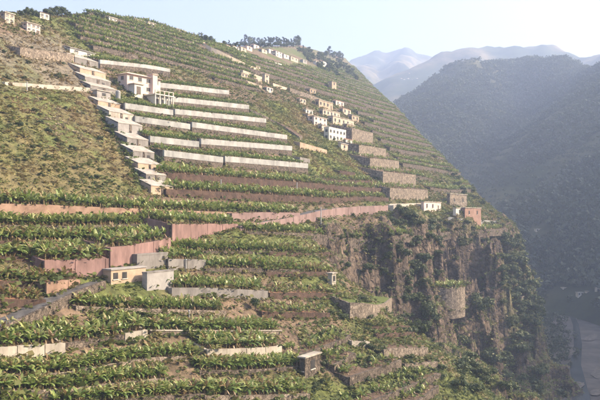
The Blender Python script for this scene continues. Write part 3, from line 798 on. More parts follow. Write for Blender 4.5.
prob = np.full(nc, 0.5); prob[zs_] = 0.75; prob[zg] = 0.4; prob[zgr] = 0.75; prob[zf_] = 0.9; prob[zl] = 1.0; prob[zst] = 1.0
cliffz = (ct > 150) & (cw < -4) & (cw > -30); cm_ = cliffz & ~zf_ & ~zl; prob[cm_] = 0.12 + 0.88 * sstep(0.44, 0.56, cn[cm_])
tin = 0.30 + (cn2 - 0.5) * 0.8
tin[zs_] = np.maximum(0.18, 0.41 - (cn[zs_] - 0.5) * 1.4 + (cn2[zs_] - 0.5) * 0.4); tin[zg] = 0.62 - (cn[zg] - 0.5) * 1.2; tin[zgr] = 0.38 - (cn[zgr] - 0.5) * 0.9; tin[zf_] = 0.28 + (cn2[zf_] - 0.5) * 0.7; tin[zl] = 0.24 + (cn2[zl] - 0.5) * 0.5; tin[zst] = 0.12 + (cn2[zst] - 0.5) * 0.3
vis = (cdep > 1) & (cpx[:, 0] > -40) & (cpx[:, 0] < 640) & (cpx[:, 1] > 0) & (cpx[:, 1] < 430)
keep = np.nonzero(vis & (rng.random(nc) < prob))[0]
V_, F_, T_ = [], [], []; n_ = 0
for i in keep:
    v, f, t = TUF[i % 16]
    s_ = (0.42 + 0.75 * rng.random() ** 2) * (1.0 if not zst[i] else 1.5) * (0.8 + cdep[i] / 700)
    a = rng.uniform(0, 6.28); ca, sa = math.cos(a) * s_, math.sin(a) * s_
    V_.append(v @ np.array([[ca, -sa, 0], [sa, ca, 0], [0, 0, s_ * 0.9]]).T + np.array([cx[i], cy[i], cz[i] - 0.05])); F_.append(f + n_); n_ += len(v); T_.append(t + tin[i])
for (ex, ey, ez) in EXTRA:
    v, f, t = TUF[int(rng.integers(16))]; s_ = rng.uniform(0.5, 1.3)
    V_.append(v * s_ + np.array([ex, ey, ez])); F_.append(f + n_); n_ += len(v); T_.append(t + rng.uniform(0.05, 0.5))
tag(link('scrub', npmesh('scrub', np.concatenate(V_), np.concatenate(F_), GRASS, {'tint': ('FLOAT', np.clip(np.concatenate(T_), 0, 1.05))})), 'dry grass and low scrub covering the slope', 'scrub', kind='stuff')

# ------------------------------------------------------------------ trees and shrubs
def leafcloud(seed, lumps, n, ls, squash=1.0):
    r = random.Random(seed); v = []; f = []; t = []
    for q in range(n):
        (x, y, z, rad) = lumps[r.randrange(len(lumps))]
        d = Vector((r.gauss(0, 1), r.gauss(0, 1), r.gauss(0, 1))).normalized() * rad * r.random() ** 0.4
        c = Vector((x + d.x, y + d.y, z + d.z * squash))
        nn_ = (d.normalized() + Vector((r.gauss(0, 0.5), r.gauss(0, 0.5), r.gauss(0.2, 0.5)))).normalized()
        a = nn_.orthogonal().normalized(); a.rotate(Matrix.Rotation(r.uniform(0, 6.28), 3, nn_)); b_ = nn_.cross(a)
        s_ = ls * r.uniform(0.6, 1.3)
        b = len(v); v += [tuple(c - a * s_ - b_ * s_ * 0.35), tuple(c + a * s_ * 0.2 - b_ * s_ * 0.6), tuple(c + a * s_), tuple(c + b_ * s_ * 0.6)]
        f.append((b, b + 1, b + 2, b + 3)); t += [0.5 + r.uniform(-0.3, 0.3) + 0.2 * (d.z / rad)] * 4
    return np.array(v), np.array(f), np.array(t)
def tree_mesh(seed, kind):
    """unit height"""
    r = random.Random(seed); mb = MB(); lumps = []
    if kind == 'pine':
        mb.tube([(0, 0, -0.06), (r.uniform(-.02, .02), r.uniform(-.02, .02), 0.5), (0, 0, 0.93)], [0.03, 0.02, 0.006], 6)
        for k in range(11):
            z = 0.22 + 0.70 * k / 10; a = r.uniform(0, 6.28); rad = 0.2 * (1.15 - z) * r.uniform(0.5, 1.3) + 0.03
            e = (rad * math.cos(a), rad * math.sin(a), z + 0.03); mb.tube([(0, 0, z - 0.04), e], [0.011, 0.004], 4)
            lumps.append((e[0], e[1], e[2], 0.105 * r.uniform(0.7, 1.25)))
        lc = leafcloud(seed, lumps, 620, 0.04, 0.75)
    elif kind == 'round':
        mb.tube([(0, 0, -0.08), (0.01, 0.02, 0.25), (0.0, 0.03, 0.55)], [0.05, 0.035, 0.015], 6)
        for k in range(9):
            a = k * 2.4 + r.uniform(-.4, .4); rad = r.uniform(0.08, 0.3); z = r.uniform(0.30, 0.84)
            e = (rad * math.cos(a), rad * math.sin(a), z); mb.tube([(0.0, 0.02, 0.28 + 0.2 * r.random()), e], [0.018, 0.006], 4)
            lumps.append((e[0], e[1], e[2], r.uniform(0.14, 0.23)))
        lc = leafcloud(seed, lumps, 760, 0.05, 0.9)
    elif kind == 'shrub':
        for k in range(7):
            a = k * 2.4 + r.uniform(-.5, .5); rad = r.uniform(0.05, 0.42); z = r.uniform(0.22, 0.72) * (1.15 - rad)
            e = (rad * math.cos(a), rad * math.sin(a), z); mb.tube([(0, 0, -0.1), e], [0.02, 0.006], 4)
            lumps.append((e[0], e[1], e[2], r.uniform(0.16, 0.27)))
        lc = leafcloud(seed, lumps, 480, 0.07, 0.85)
    return mb, lc
LIB = {}
for kind, m, n in (('pine', PINEL, 4), ('round', BUSH, 4), ('shrub', BUSH, 6)):
    for k in range(n):
        mb, (v, f, t) = tree_mesh(hash((len(kind), k)) % 1000 + k, kind)
        nm = 'stems' if kind == 'shrub' else 'trunk'
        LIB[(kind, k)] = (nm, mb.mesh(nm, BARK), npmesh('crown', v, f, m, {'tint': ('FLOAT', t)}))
def plant(kind, p, h, label, group=None, wide=1.0, cat=None):
    k = random.randrange(6 if kind == 'shrub' else 4)
    nm, a, b = LIB[(kind, k)]
    o = empty({'pine': 'pine_tree', 'round': 'broadleaf_tree', 'shrub': 'shrub'}[kind], p, random.uniform(0, 6.28), label, cat or ('shrub' if kind == 'shrub' else 'tree'), group)
    o.scale = (h * wide * random.uniform(0.88, 1.12), h * wide * random.uniform(0.88, 1.12), h)
    link(nm, a, o); link('crown', b, o)
    return o
def plant_px(kind, x, y, hp, label, group=None, wide=1.0):
    p = hit(x, y); p.z -= 0.15
    return plant(kind, p, hp * p.length / F, label, group, wide)
def skyline_px(kind, x, y, hp, label, group=None, wide=1.0):
    """stands on the crest: walk back down until the ground is met"""
    for k in range(24):
        p = hit(x, y + k * 0.7)
        if p.length < 1150: break
    return plant(kind, p, (hp + 0.7 * k) * p.length / F, label, group, wide)
for x, h in [(22, 7), (26, 9), (29, 10), (33, 8), (37, 7), (46, 9), (50, 10), (54, 11), (58, 10), (62, 11), (66, 8), (70, 6)]:
    skyline_px('round', x, 17, h, 'hazy grey-green tree in the grove around the villa at the left skyline', 'grove at the left skyline', 1.1)
for x, y, h, lab in [(87, 19, 7, 'round tree on the skyline, left of the two dark ones'), (97, 20, 9, 'big dark round tree on the skyline above the banana slope'), (103, 20, 7, 'smaller dark tree touching the big round one on the skyline'),
                     (203, 43, 11, 'dark round tree on the crest above the cream walls'), (210, 44, 8, 'smaller tree right of the dark one on the crest'),
                     (118, 27, 6, 'bush beside the low white house on the skyline')]:
    skyline_px('round', x, y, h, lab, None, 1.2)
for i in range(26):
    skyline_px('round', 224 + i * 3.0, 47.5, random.uniform(4, 6.5), 'low dark tree along the foot of the far skyline wood', 'wood on the far skyline', 1.3)
for i, x in enumerate([224, 229, 233, 238, 242, 246, 250, 254, 258, 262, 265, 268, 271, 274, 277, 280, 283, 286, 288, 291, 294, 298]):
    skyline_px('pine' if i % 3 else 'round', x, 46 + (x - 224) * 0.01, random.uniform(7, 12) if x > 240 else 6, 'tree in the dark wood along the far skyline of the hill', 'wood on the far skyline')
for i, (x, y, h) in enumerate([(303, 50, 5), (309, 51, 5), (322, 57, 5), (326, 58, 8), (330, 57, 11), (333, 59, 8), (336, 60, 8), (339, 60, 9), (342, 61, 8), (330, 70, 9), (334, 72, 8), (338, 71, 10), (343, 70, 8), (348, 72, 8), (352, 75, 7)]):
    skyline_px('round' if i % 2 else 'pine', x, y, h, 'dark tree in the copse on the right shoulder of the skyline', 'copse on the right shoulder', 1.1)
for x, y, h, k, lab in [(252, 79, 7, 'round', 'dark tree behind the cream houses on the upper slope'), (259, 66, 6, 'round', 'tree between the stepped cream walls on the upper slope'),
                        (115, 86, 8, 'round', 'dark tree at the left corner of the pink house'), (120, 90, 5, 'shrub', 'garden shrub in front of the pink house, nearer the corner'), (128, 97, 6, 'shrub', 'dark garden shrub below the pink house'), (136, 100, 5, 'shrub', 'shrub beside the lower storey of the pink house'),
                        (159, 165, 11, 'round', 'dark tree between the sheds and the lowest white wall'),
                        (255, 311, 16, 'round', 'dark tree standing among the lower banana rows'), (402, 217, 14, 'round', 'leafy tree at the left end of the cliff top'), (410, 221, 16, 'round', 'largest leafy tree on the cliff top under the road'), (396, 226, 12, 'shrub', 'bush at the foot of the cliff top trees'), (420, 228, 12, 'shrub', 'bush right of the cliff top trees'), (352, 217, 7, 'shrub', 'bush below the mauve road wall'),
                        (430, 328, 24, 'round', 'big dark tree below the round bastion'), (421, 336, 18, 'round', 'dark tree left of the big one below the bastion'), (480, 322, 24, 'round', 'dark tree growing on a ledge of the tall cliff'),
                        (366, 139, 6, 'round', 'tree on the tall stone wall right of the white house'), (376, 152, 5, 'shrub', 'bush on the second tall stone wall'), (334, 141, 5, 'shrub', 'bush at the left foot of the white house'), (376, 181, 7, 'shrub', 'bush below the little white shed')]:
    plant_px(k, x, y, h, lab, None, 1.1)
RAW = {}; MASS = []
def scatter(poly, n, hmin, hmax, label, group, kind='shrub', mass=False):
    xs0 = [q[0] for q in poly]; ys0 = [q[1] for q in poly]; c = 0; tries = 0
    while c < n and tries < n * 30:
        tries += 1
        x = random.uniform(min(xs0), max(xs0)); y = random.uniform(min(ys0), max(ys0))
        if not inpoly(np.array([[x, y]]), poly)[0]: continue
        c += 1
        if not mass: plant_px(kind, x, y, random.uniform(hmin, hmax), label, group, 1.25); continue
        p = hit(x, y); h = random.uniform(hmin, hmax) * p.length / F
        me = LIB[('shrub', c % 6)][2]
        if c % 6 not in RAW:
            v = np.empty(len(me.vertices) * 3, np.float32); me.vertices.foreach_get('co', v)
            t = np.empty(len(me.vertices), np.float32); me.attributes['tint'].data.foreach_get('value', t)
            RAW[c % 6] = (v.reshape(-1, 3), np.arange(len(me.vertices)).reshape(-1, 4), t)
        v, f, t = RAW[c % 6]; a = random.uniform(0, 6.28); ca, sa = math.cos(a), math.sin(a)
        MASS.append((v @ (np.array([[ca, -sa, 0], [sa, ca, 0], [0, 0, 0.8]]) * h * 1.25).T + np.array(p), f, t + random.uniform(-0.1, 0.3)))
scatter([(330, 62), (345, 64), (360, 82), (345, 84), (318, 70), (296, 50), (310, 50)], 80, 4, 7.5, 'dark tree in the wood below the right shoulder of the skyline', 'wood below the right shoulder', 'round')
scatter([(398, 214), (434, 216), (442, 262), (428, 335), (404, 335), (398, 270)], 46, 7, 15, 'dark green shrub filling the gully between the two rock faces', 'shrubs in the gully of the cliff')
scatter([(498, 240), (516, 248), (524, 330), (500, 332)], 36, 5, 11, 'olive shrub where the tall cliff turns into the green edge of the spur', 'shrubs where the cliff meets the spur edge', mass=True)
scatter([(436, 222), (508, 222), (510, 238), (436, 242)], 34, 4, 7, 'light green bush on the brink of the tall cliff', 'bushes on the brink of the cliff', mass=True)
scatter([(498, 226), (520, 240), (540, 290), (555, 335), (520, 330), (508, 280)], 75, 7, 15, 'green shrub on the steep right edge of the spur', 'shrubs on the right edge of the spur')
scatter([(440, 165), (492, 203), (505, 225), (478, 205), (440, 190)], 20, 4, 9, 'yellow-green shrub on the spur above the brown house', 'shrubs above the brown house', mass=True)
scatter([(440, 345), (500, 335), (540, 345), (545, 392), (440, 396)], 42, 8, 18, 'dark shrub in the shade at the foot of the cliff', 'shrubs at the foot of the cliff')
scatter([(335, 235), (430, 232), (500, 245), (500, 320), (440, 330), (400, 280), (340, 270)], 46, 4, 11, 'shrub rooted in the rock face', 'shrubs in the rock face', mass=True)
scatter([(300, 300), (420, 300), (440, 340), (430, 395), (300, 395)], 75, 5, 11, 'bush among the rough stone terraces in the bottom centre', 'bushes in the bottom centre')
scatter([(5, 105), (80, 100), (125, 170), (130, 190), (5, 185)], 30, 3, 7, 'green bush on the dry scrub slope', 'bushes on the scrub slope', mass=True)
scatter([(2, 40), (60, 42), (78, 84), (2, 84)], 14, 3, 6, 'bush on the hazy slope left of the stepped sheds', 'bushes left of the stepped sheds', mass=True)

scatter([(335, 240), (400, 236), (405, 290), (345, 286)], 30, 4, 8, '', '', mass=True)
n_ = 0; F_ = []
for v, f, t in MASS: F_.append(f + n_); n_ += len(v)
tag(link('undergrowth', npmesh('undergrowth', np.concatenate([m[0] for m in MASS]), np.concatenate(F_), BUSH, {'tint': ('FLOAT', np.concatenate([m[2] for m in MASS]))})), 'small green bushes scattered over the rock face and dry slopes', 'undergrowth', kind='stuff')
# woodland across the valley, one mass
CL = [leafcloud(900 + k, [(0, 0, 0.35, 0.4), (0.2, 0.1, 0.6, 0.3), (-0.15, 0.1, 0.5, 0.3)], 20, 0.2, 0.9) for k in range(8)]
V_, F_, T_ = [], [], []; n_ = 0
for k in range(34000):
    az = rng.uniform(4, 26); rr = math.sqrt(rng.uniform(430 ** 2, 1350 ** 2))
    x, y = rr * math.sin(R(az)), rr * math.cos(R(az)); z = wood_z(x, y)
    z = max(z, FLOOR - 6)
    if z < FLOOR + 5 and proj((x, y, FLOOR))[0][0][1] > 296: continue
    q_ = proj((x, y, z))[0][0]
    if any(abs(q_[0] - hx - 2) < 9 and -3 < q_[1] - hy < 9 for hx, hy in ((536, 232), (545, 231), (553, 293), (563, 292), (578, 296), (587, 297), (597, 294))): continue
    thin = vnoise(x / 60, y / 60, 97) < 0.3
    v, f, t = CL[k % 8]; s_ = rng.uniform(2.5, 4.5) if thin else rng.uniform(4.5, 9)
    V_.append(v * s_ + np.array([x, y, z - 0.5])); F_.append(f + n_); n_ += len(v); T_.append(t * 0.7 + (float(fbm(x / 70, y / 70, 3, 99)) - 0.38) * 1.5)
edges = [(545, 400), (553, 360), (556, 335), (553, 312), (545, 297), (560, 296.5), (575, 297), (590, 304), (612, 312)]
for k in range(900):
    j = random.randrange(len(edges) - 1); f_ = random.random(); e0, e1 = edges[j], edges[j + 1]
    c = floorpt(e0[0] + (e1[0] - e0[0]) * f_, e0[1] + (e1[1] - e0[1]) * f_) + Vector((random.gauss(0, 4), random.gauss(0, 6), 0))
    v, f, t = CL[k % 8]; s_ = rng.uniform(1.2, 4.0)
    V_.append(v * s_ + np.array([c.x, c.y, FLOOR])); F_.append(f + n_); n_ += len(v); T_.append(t + 0.1)
tag(link('woodland', npmesh('woodland', np.concatenate(V_), np.concatenate(F_), PINEL, {'tint': ('FLOAT', np.concatenate(T_))})), 'dark woodland covering the mountainside across the valley', 'woodland', kind='stuff')

# ------------------------------------------------------------------ houses
def house(x, y, wr, wl, hp, m, label, roof='flat', roofm=None, storeys=1, cols=2, rot=0.0, name='house', cat='house', group=None, ends=1, door=False, ground=None, rise=0.0, overhang=0.25, win=True, skip=(), pitch=0.36):
    p = ground(x, y) if ground else hit(x, y)
    r = p.length; h = hp * r / F
    a = ROTZ + R(rot)
    ax = Vector((math.cos(a), math.sin(a), 0)); ay = Vector((-math.sin(a), math.cos(a), 0))
    def solve(dirv, pxx):
        k = (pxx - 300) / F; den = dirv.x - k * dirv.y
        v = (k * p.y - p.x) / den if abs(den) > 1e-3 else 8.0
        return min(max(v, 1.0), 40.0)
    L = solve(ax, x + wr); D = solve(ay, x - wl)
    root = empty(name, p, a, label, cat, group)
    MB().box(0, L, 0, D, -3.5, h).build('wall', m, root)
    oh = overhang
    if roof == 'flat':
        MB().box(-oh, L + oh, -oh, D + oh, h + 0.003, h + 0.22).build('roof', roofm or CREAMC, root)
    elif roof == 'parapet':
        mb = MB()
        mb.box(-0.05, L + 0.05, -0.05, 0.2, h + 0.003, h + 0.55).box(-0.05, 0.2, 0.203, D - 0.203, h + 0.003, h + 0.55).box(L - 0.2, L + 0.05, 0.203, D - 0.203, h + 0.003, h + 0.55).box(-0.05, L + 0.05, D - 0.2, D + 0.05, h + 0.003, h + 0.55)
        mb.build('parapet', m, root); MB().box(0.2, L - 0.2, 0.2, D - 0.2, h + 0.003, h + 0.08).build('roof', CREAMC, root)
    elif roof == 'shed':
        z1 = h + D * pitch
        MB().poly([(-oh, -oh, h), (L + oh, -oh, h), (L + oh, D, z1), (-oh, D, z1), (-oh, -oh, h + 0.16), (L + oh, -oh, h + 0.16), (L + oh, D, z1 + 0.16), (-oh, D, z1 + 0.16)],
                  [(0, 3, 2, 1), (4, 5, 6, 7), (0, 1, 5, 4), (1, 2, 6, 5), (2, 3, 7, 6), (3, 0, 4, 7)]).build('roof', roofm or ROOFT, root)
        MB().poly([(0.01, 0.02, h - 0.2), (0.01, D - 0.02, h - 0.2), (0.01, D - 0.02, z1 - 0.02), (L - 0.01, 0.02, h - 0.2), (L - 0.01, D - 0.02, h - 0.2), (L - 0.01, D - 0.02, z1 - 0.02)],
                  [(0, 1, 2), (3, 5, 4), (0, 2, 5, 3), (1, 4, 5, 2)]).build('gable', m, root)
    elif roof == 'hip':
        rh = min(L, D) * 0.24; q = min(L, D) * 0.5
        if L >= D: r0, r1 = (q, D / 2), (L - q, D / 2)
        else: r0, r1 = (L / 2, q), (L / 2, D - q)
        v = [(-oh, -oh, h), (L + oh, -oh, h), (L + oh, D + oh, h), (-oh, D + oh, h), (r0[0], r0[1], h + rh), (r1[0], r1[1], h + rh)]
        fs = [(0, 1, 5, 4), (1, 2, 5), (2, 3, 4, 5), (3, 0, 4), (0, 3, 2, 1)] if L >= D else [(0, 1, 4), (1, 2, 5, 4), (2, 3, 5), (3, 0, 4, 5), (0, 3, 2, 1)]
        MB().poly([(a_, b_, c_ + 0.004) for a_, b_, c_ in v], fs).build('roof', roofm or TILE, root)
    if win:
        fh = h / storeys
        ww = min(1.3, L / (cols * 1.9)); wh = min(1.4, fh * 0.45)
        for s_ in range(storeys):
            z0 = s_ * fh + fh * 0.36
            for c in range(cols):
                if c in skip: continue
                cxx = L * (c + 0.5) / cols
                if door and s_ == 0 and c == cols - 1:
                    MB().box(cxx - 0.5, cxx + 0.5, -0.05, 0.05, -0.05, min(2.1, fh * 0.8)).build('door', DOORM, root); continue
                w_ = MB().box(cxx - ww / 2, cxx + ww / 2, -0.04, 0.1, z0, z0 + wh).build('window', DARK, root)
                MB().box(cxx - ww / 2 - 0.12, cxx + ww / 2 + 0.12, -0.14, 0.1, z0 - 0.12, z0 - 0.003).build('sill', HWHITE, w_)
            if ends:
                ne = max(1, int(D / 3.8))
                for c in range(ne):
                    cyy = D * (c + 0.5) / ne; we = min(1.1, D / (ne * 2.2))
                    w_ = MB().box(-0.04, 0.1, cyy - we / 2, cyy + we / 2, z0, z0 + wh).build('window', DARK, root)
                    MB().box(-0.14, 0.1, cyy - we / 2 - 0.12, cyy + we / 2 + 0.12, z0 - 0.12, z0 - 0.003).build('sill', HWHITE, w_)
    return root, p, L, D, h

# pink two-storey house
root, p, L, D, h = house(127, 91, 33, 10, 17, HPINK, 'pink two-storey house with pale hipped roof among the white terrace walls', roof='hip', roofm=TILEP, storeys=2, cols=4, overhang=0.6, rot=-6)
MB().box(L * 0.50, L * 1.02, -4.2, -0.003, -7.0, -0.6).build('lower_storey', HWHITE, root)
MB().box(L * 0.46, L * 1.05, -5.0, 0.0, -0.597, -0.30).build('balcony_slab', HWHITE, root)
for k in range(5):
    xx = L * (0.48 + 0.55 * k / 4)
    MB().box(xx - 0.14, xx + 0.14, -4.9, -4.62, -7.0, -0.60).build('column', HWHITE, root)
    MB().box(xx - 0.10, xx + 0.10, -4.9, -4.7, -0.297, 0.6).build('baluster', HPINK, root)
MB().box(L * 0.47, L * 1.04, -4.92, -4.78, 0.603, 0.75).build('handrail', HWHITE, root)
for k in range(3):
    xx = L * (0.58 + 0.18 * k); w_ = MB().box(xx - 0.6, xx + 0.6, -4.26, -4.1, -3.6, -1.6).build('window', DARK, root); MB().box(xx - 0.7, xx + 0.7, -4.34, -4.1, -3.75, -3.61).build('sill', HPINK, w_)
MB().box(L * 0.70, L * 0.84, -0.9, 1.2, -0.29, h + 0.9).build('stair_tower', HPINK, root)
MB().box(L * 0.68, L * 0.86, -1.1, 1.4, h + 0.903, h + 1.15).build('tower_roof', TILEP, root)
MB().box(L * 0.06, L * 0.30, -2.2, -0.003, -3.5, 1.9).build('porch', HWHITE, root)
MB().box(L * 0.03, L * 0.33, -2.5, 0.0, 1.903, 2.1).build('porch_roof', TILEP, root)
MB().box(L * 0.12, L * 0.24, -2.24, -2.1, -0.8, 1.3).build('door', DOORM, root)
# stepped sheds
SHG = 'stepped row of flat sheds down the slope'
sheds = [(75, 62.5, 25, 7, 5, CONC, 'topmost pale-roofed shed of the stepped row'), (80, 74.5, 25, 7, 6, HBROWN, 'second pale-roofed shed from the top of the stepped row'), (85, 83, 25, 7, 6, CONC, 'third pale-roofed shed from the top of the stepped row'),
         (90.5, 90.5, 26, 7, 5, CONC, 'shed of the stepped row directly above the small grey hut'), (98, 106, 22, 5, 5, HBROWN, 'shed of the stepped row directly below the small grey hut'),
         (109, 119.5, 24, 8, 8, CREAMC, 'cream-fronted shed beside the end of a white wall, seventh up from the bottom'), (118, 134, 24, 8, 11, HGREY, 'shed with the tall grey panel front in the stepped row'), (127, 146, 21, 8, 8, CONC, 'fifth shed up from the bottom of the stepped row'),
         (133, 158.5, 21, 8, 7.5, CONC, 'fourth shed up from the bottom of the stepped row'), (138, 171.5, 23, 8, 8, HBROWN, 'third shed up from the bottom of the stepped row'), (146, 181.5, 20, 7, 7, CONC, 'second shed up from the bottom of the stepped row'), (151, 194, 22, 7, 8, HBROWN, 'bottom shed of the stepped row beside the banana terrace')]
for i, (x, y, wr, wl, hp, m, lab) in enumerate(sheds):
    rt, p, L, D, h = house(x, y, wr, wl + 5, hp, m, lab, roof='shed', name='shed', cat='shed', group=SHG, win=False, overhang=0.08, pitch=0.42)
    MB().box(L * 0.46, L * 0.54, -0.12, 0.02, -1.0, h).build('pilaster', STONE, rt)
    if i in (2, 5, 8, 9, 11): MB().box(L * 0.66, L * 0.66 + 0.9, -0.05, 0.02, -0.6, h * 0.6).build('doorway', DARK, rt)
house(97, 98, 13, 5, 7.5, HGREY, 'small grey hut with one dark window beside a white tank', roof='flat', cols=1, ends=0, name='hut', cat='hut')
p = hit(118, 99)
o = empty('water_tank', p, 0, 'white upright water tank beside the small grey hut', 'tank')
mb = MB(); mb.tube([(0, 0, -1), (0, 0, 1.9), (0, 0, 2.15), (0, 0, 2.25)], [0.62, 0.62, 0.45, 0.12], 14); mb.build('body', WHITE, o)
mb = MB(); mb.tube([(0, 0, 2.2), (0, 0, 2.34)], [0.2, 0.18], 10); mb.build('lid', CONC, o)
house(70, 52.5, 24, 7, 4.5, HWHITE, 'low white shed with a wide grey roof at the top of the stepped row', roof='shed', roofm=CONC, cols=2, ends=0, name='shed', cat='shed')
# scattered houses: x, y, wr, wl, hp, material, roof, storeys, cols, label
hs_ = [
 (5, 22, 8, 7, 9, HCREAM, 'flat', 2, 2, 'cream two-storey house at the far left of the skyline'), (27, 31, 12, 6, 8, HPINK, 'flat', 2, 3, 'pale pink house on the hazy slope at the upper left'),
 (40, 18, 8, 5, 6, HWHITE, 'hip', 1, 2, 'white villa with a hipped roof among the hazy grove'), (109, 20.5, 7, 5, 3.5, HWHITE, 'flat', 1, 2, 'low white house on the skyline right of the dark trees'),
 (134, 23, 11, 9, 4.5, HBROWN, 'shed', 1, 2, 'brown house with a sloping roof on the skyline'), (148, 29, 7, 4, 7, HPINK, 'flat', 2, 1, 'small pink house just right of the brown skyline house'),
 (176, 33, 9, 6, 4.5, HWHITE, 'flat', 1, 2, 'white flat-roofed house standing alone on the crest'),
 (222, 47, 8, 5, 4, HCREAM, 'hip', 1, 2, 'cream house at the left end of the skyline village'), (233, 49, 6, 4, 3.5, HWHITE, 'hip', 1, 2, 'small white red-roofed house in the skyline village, second from its left end'), (241, 51, 5, 4, 4.5, HCREAM, 'hip', 1, 1, 'narrow cream house in the skyline village'),
 (247, 50, 5, 3, 4.5, HPINK, 'hip', 1, 1, 'pink house with a small red roof in the skyline village'), (254, 48.5, 5, 4, 4.5, HPINK, 'hip', 1, 1, 'pinkish house under the skyline pines'), (262, 52.5, 5, 4, 4, HCREAM, 'hip', 1, 1, 'cream house with red roof in the middle of the skyline village'),
 (269, 53, 5, 4, 4.5, HWHITE, 'hip', 1, 1, 'white house with red roof in the middle of the skyline village'), (276, 56, 6, 4, 5.5, HWHITE, 'hip', 2, 2, 'tall white house with red roof in the right half of the skyline village'), (284, 58, 5, 4, 4.5, HWHITE, 'hip', 1, 1, 'white house with orange roof left of the village end'), (291, 60.5, 7, 4, 4.5, HCREAM, 'hip', 1, 2, 'long cream house with orange roof at the right end of the village'),
 (303, 63, 4, 3, 3.5, HGREY, 'flat', 1, 1, 'small grey house right of the skyline village'), (316, 65, 5, 3, 4, HWHITE, 'flat', 1, 1, 'white house below the copse on the right shoulder'), (323, 66, 6, 4, 5, HWHITE, 'hip', 1, 2, 'white house with red roof below the copse'),
 (241, 60.5, 4, 3, 5.5, HWHITE, 'flat', 2, 1, 'bright white little house above the stepped cream walls'), (241.5, 81, 6, 4, 8, HCREAM, 'flat', 2, 2, 'cream square house at the foot of the stepped cream walls'), (256, 71, 4, 3, 5, HCREAM, 'flat', 1, 1, 'small cream cube house on the stepped cream walls'), (265, 83, 4, 3, 9, HCREAM, 'flat', 2, 1, 'tall narrow cream house at the end of the stepped walls'),
 (267, 91.5, 6, 4, 5, HWHITE, 'hip', 1, 2, 'white cottage below the tall narrow cream house'),
 (332, 91, 4.5, 3.5, 9.5, HBROWN, 'flat', 2, 1, 'brown tower-like house alone on the green slope'), (310, 93.5, 6, 4, 5, HBROWN, 'flat', 1, 2, 'ochre house at the end of the long path wall'),
 (319, 107, 14, 4, 7.5, HBROWN, 'flat', 1, 4, 'long ochre house at the top of the house row on the slope'), (323, 115.5, 17, 4, 6.5, HCREAM, 'flat', 1, 5, 'long cream house second from the top of the house row'), (314, 125, 13, 6, 9, HPINK, 'flat', 2, 3, 'pinkish two-storey house left in the house row'),
 (306, 114, 7, 4, 5, HWHITE, 'flat', 1, 2, 'small white house at the left end of the house row'), (333, 124, 21, 5, 8, HCREAM, 'flat', 1, 5, 'broad cream house above the white house'), (347, 137, 8, 4, 13, HBROWN, 'flat', 2, 2, 'tall brown block at the right end of the house row'),
 (329, 140, 17, 5, 12, HWHITE, 'parapet', 2, 5, 'bright white two-storey house at the front of the house row'), (341, 150, 7, 3, 6.5, HCREAM, 'shed', 1, 1, 'small cream shed on the grass below the white house'),
 (300, 103, 6, 4, 5, HCREAM, 'hip', 1, 2, 'cream cottage with red roof at the upper left of the house row'), (336, 106, 8, 4, 6, HPINK, 'hip', 1, 2, 'pinkish cottage with red roof at the upper right of the house row'), (343, 114, 8, 4, 6, HCREAM, 'hip', 1, 2, 'cream cottage with red roof right of the long cream house'),
 (308, 119, 5, 4, 5, HBROWN, 'flat', 1, 1, 'small ochre shed under the small white house'), (322, 131, 6, 4, 6, HCREAM, 'shed', 1, 1, 'cream shed left of the white two-storey house'), (346, 144, 7, 4, 5, HWHITE, 'hip', 1, 1, 'white cottage with red roof right below the white two-storey house'), (352, 121, 7, 4, 6, HBROWN, 'shed', 1, 2, 'ochre shed at the upper right end of the house row'),
 (371, 175.5, 12, 3, 5.5, HWHITE, 'flat', 1, 2, 'little low white shed left of a tall stone wall'),
 (465, 219, 16, 4, 10, mat('red_brown_plaster', (0.24, 0.145, 0.11), (0.33, 0.21, 0.16), 0.5, 0.93, 0.2), 'flat', 1, 2, 'reddish brown flat-roofed house on the brink of the cliff'), (456, 217, 7, 3, 8, HWHITE, 'flat', 1, 1, 'small white house left of the reddish brown one'), (450, 206, 17, 3, 12, STONEL, 'flat', 1, 2, 'old stone house above the reddish brown house'), (424, 211, 17, 3, 9, HPINK, 'flat', 1, 3, 'low pinkish house by the sunlit road corner'),
 (332, 286, 4, 2.5, 12, CREAMC, 'flat', 1, 1, 'little pale concrete tank house at the foot of the rock face'), (521, 311, 9, 3, 12, STONEL, 'flat', 1, 1, 'square stone hut on the right edge of the spur'),
 (305, 379, 15, 4, 20, STONE, 'flat', 1, 1, 'dark stone hut with a tall doorway in the bottom centre'),
]
for (x, y, wr, wl, hp, m, rf, st, co, lab) in hs_:
    house(x, y, wr, wl, hp, m, lab, roof=rf, storeys=st, cols=co, name='hut' if 'hut' in lab else 'house', cat='hut' if 'hut' in lab else ('shed' if 'shed' in lab else 'house'), door=(co > 2), ends=1 if wl > 3.5 else 0)
# beige house by the road and the grey blocks
house(111, 285, 35, 8, 14, HBROWN, 'small beige flat-roofed house with two dark windows below the pink wall', roof='flat', roofm=HGREY, cols=4, ends=0, overhang=0.15, skip=(2, 3))
house(137, 270, 31, 5, 14, CONC, 'grey concrete block behind the beige house', roof='flat', roofm=CONC, win=False, name='concrete_block', cat='building', overhang=0.05)
house(147, 291, 27, 4, 17, HGREY, 'dark grey concrete block right of the beige house', roof='flat', roofm=CONC, win=False, name='concrete_block', cat='building', overhang=0.05)
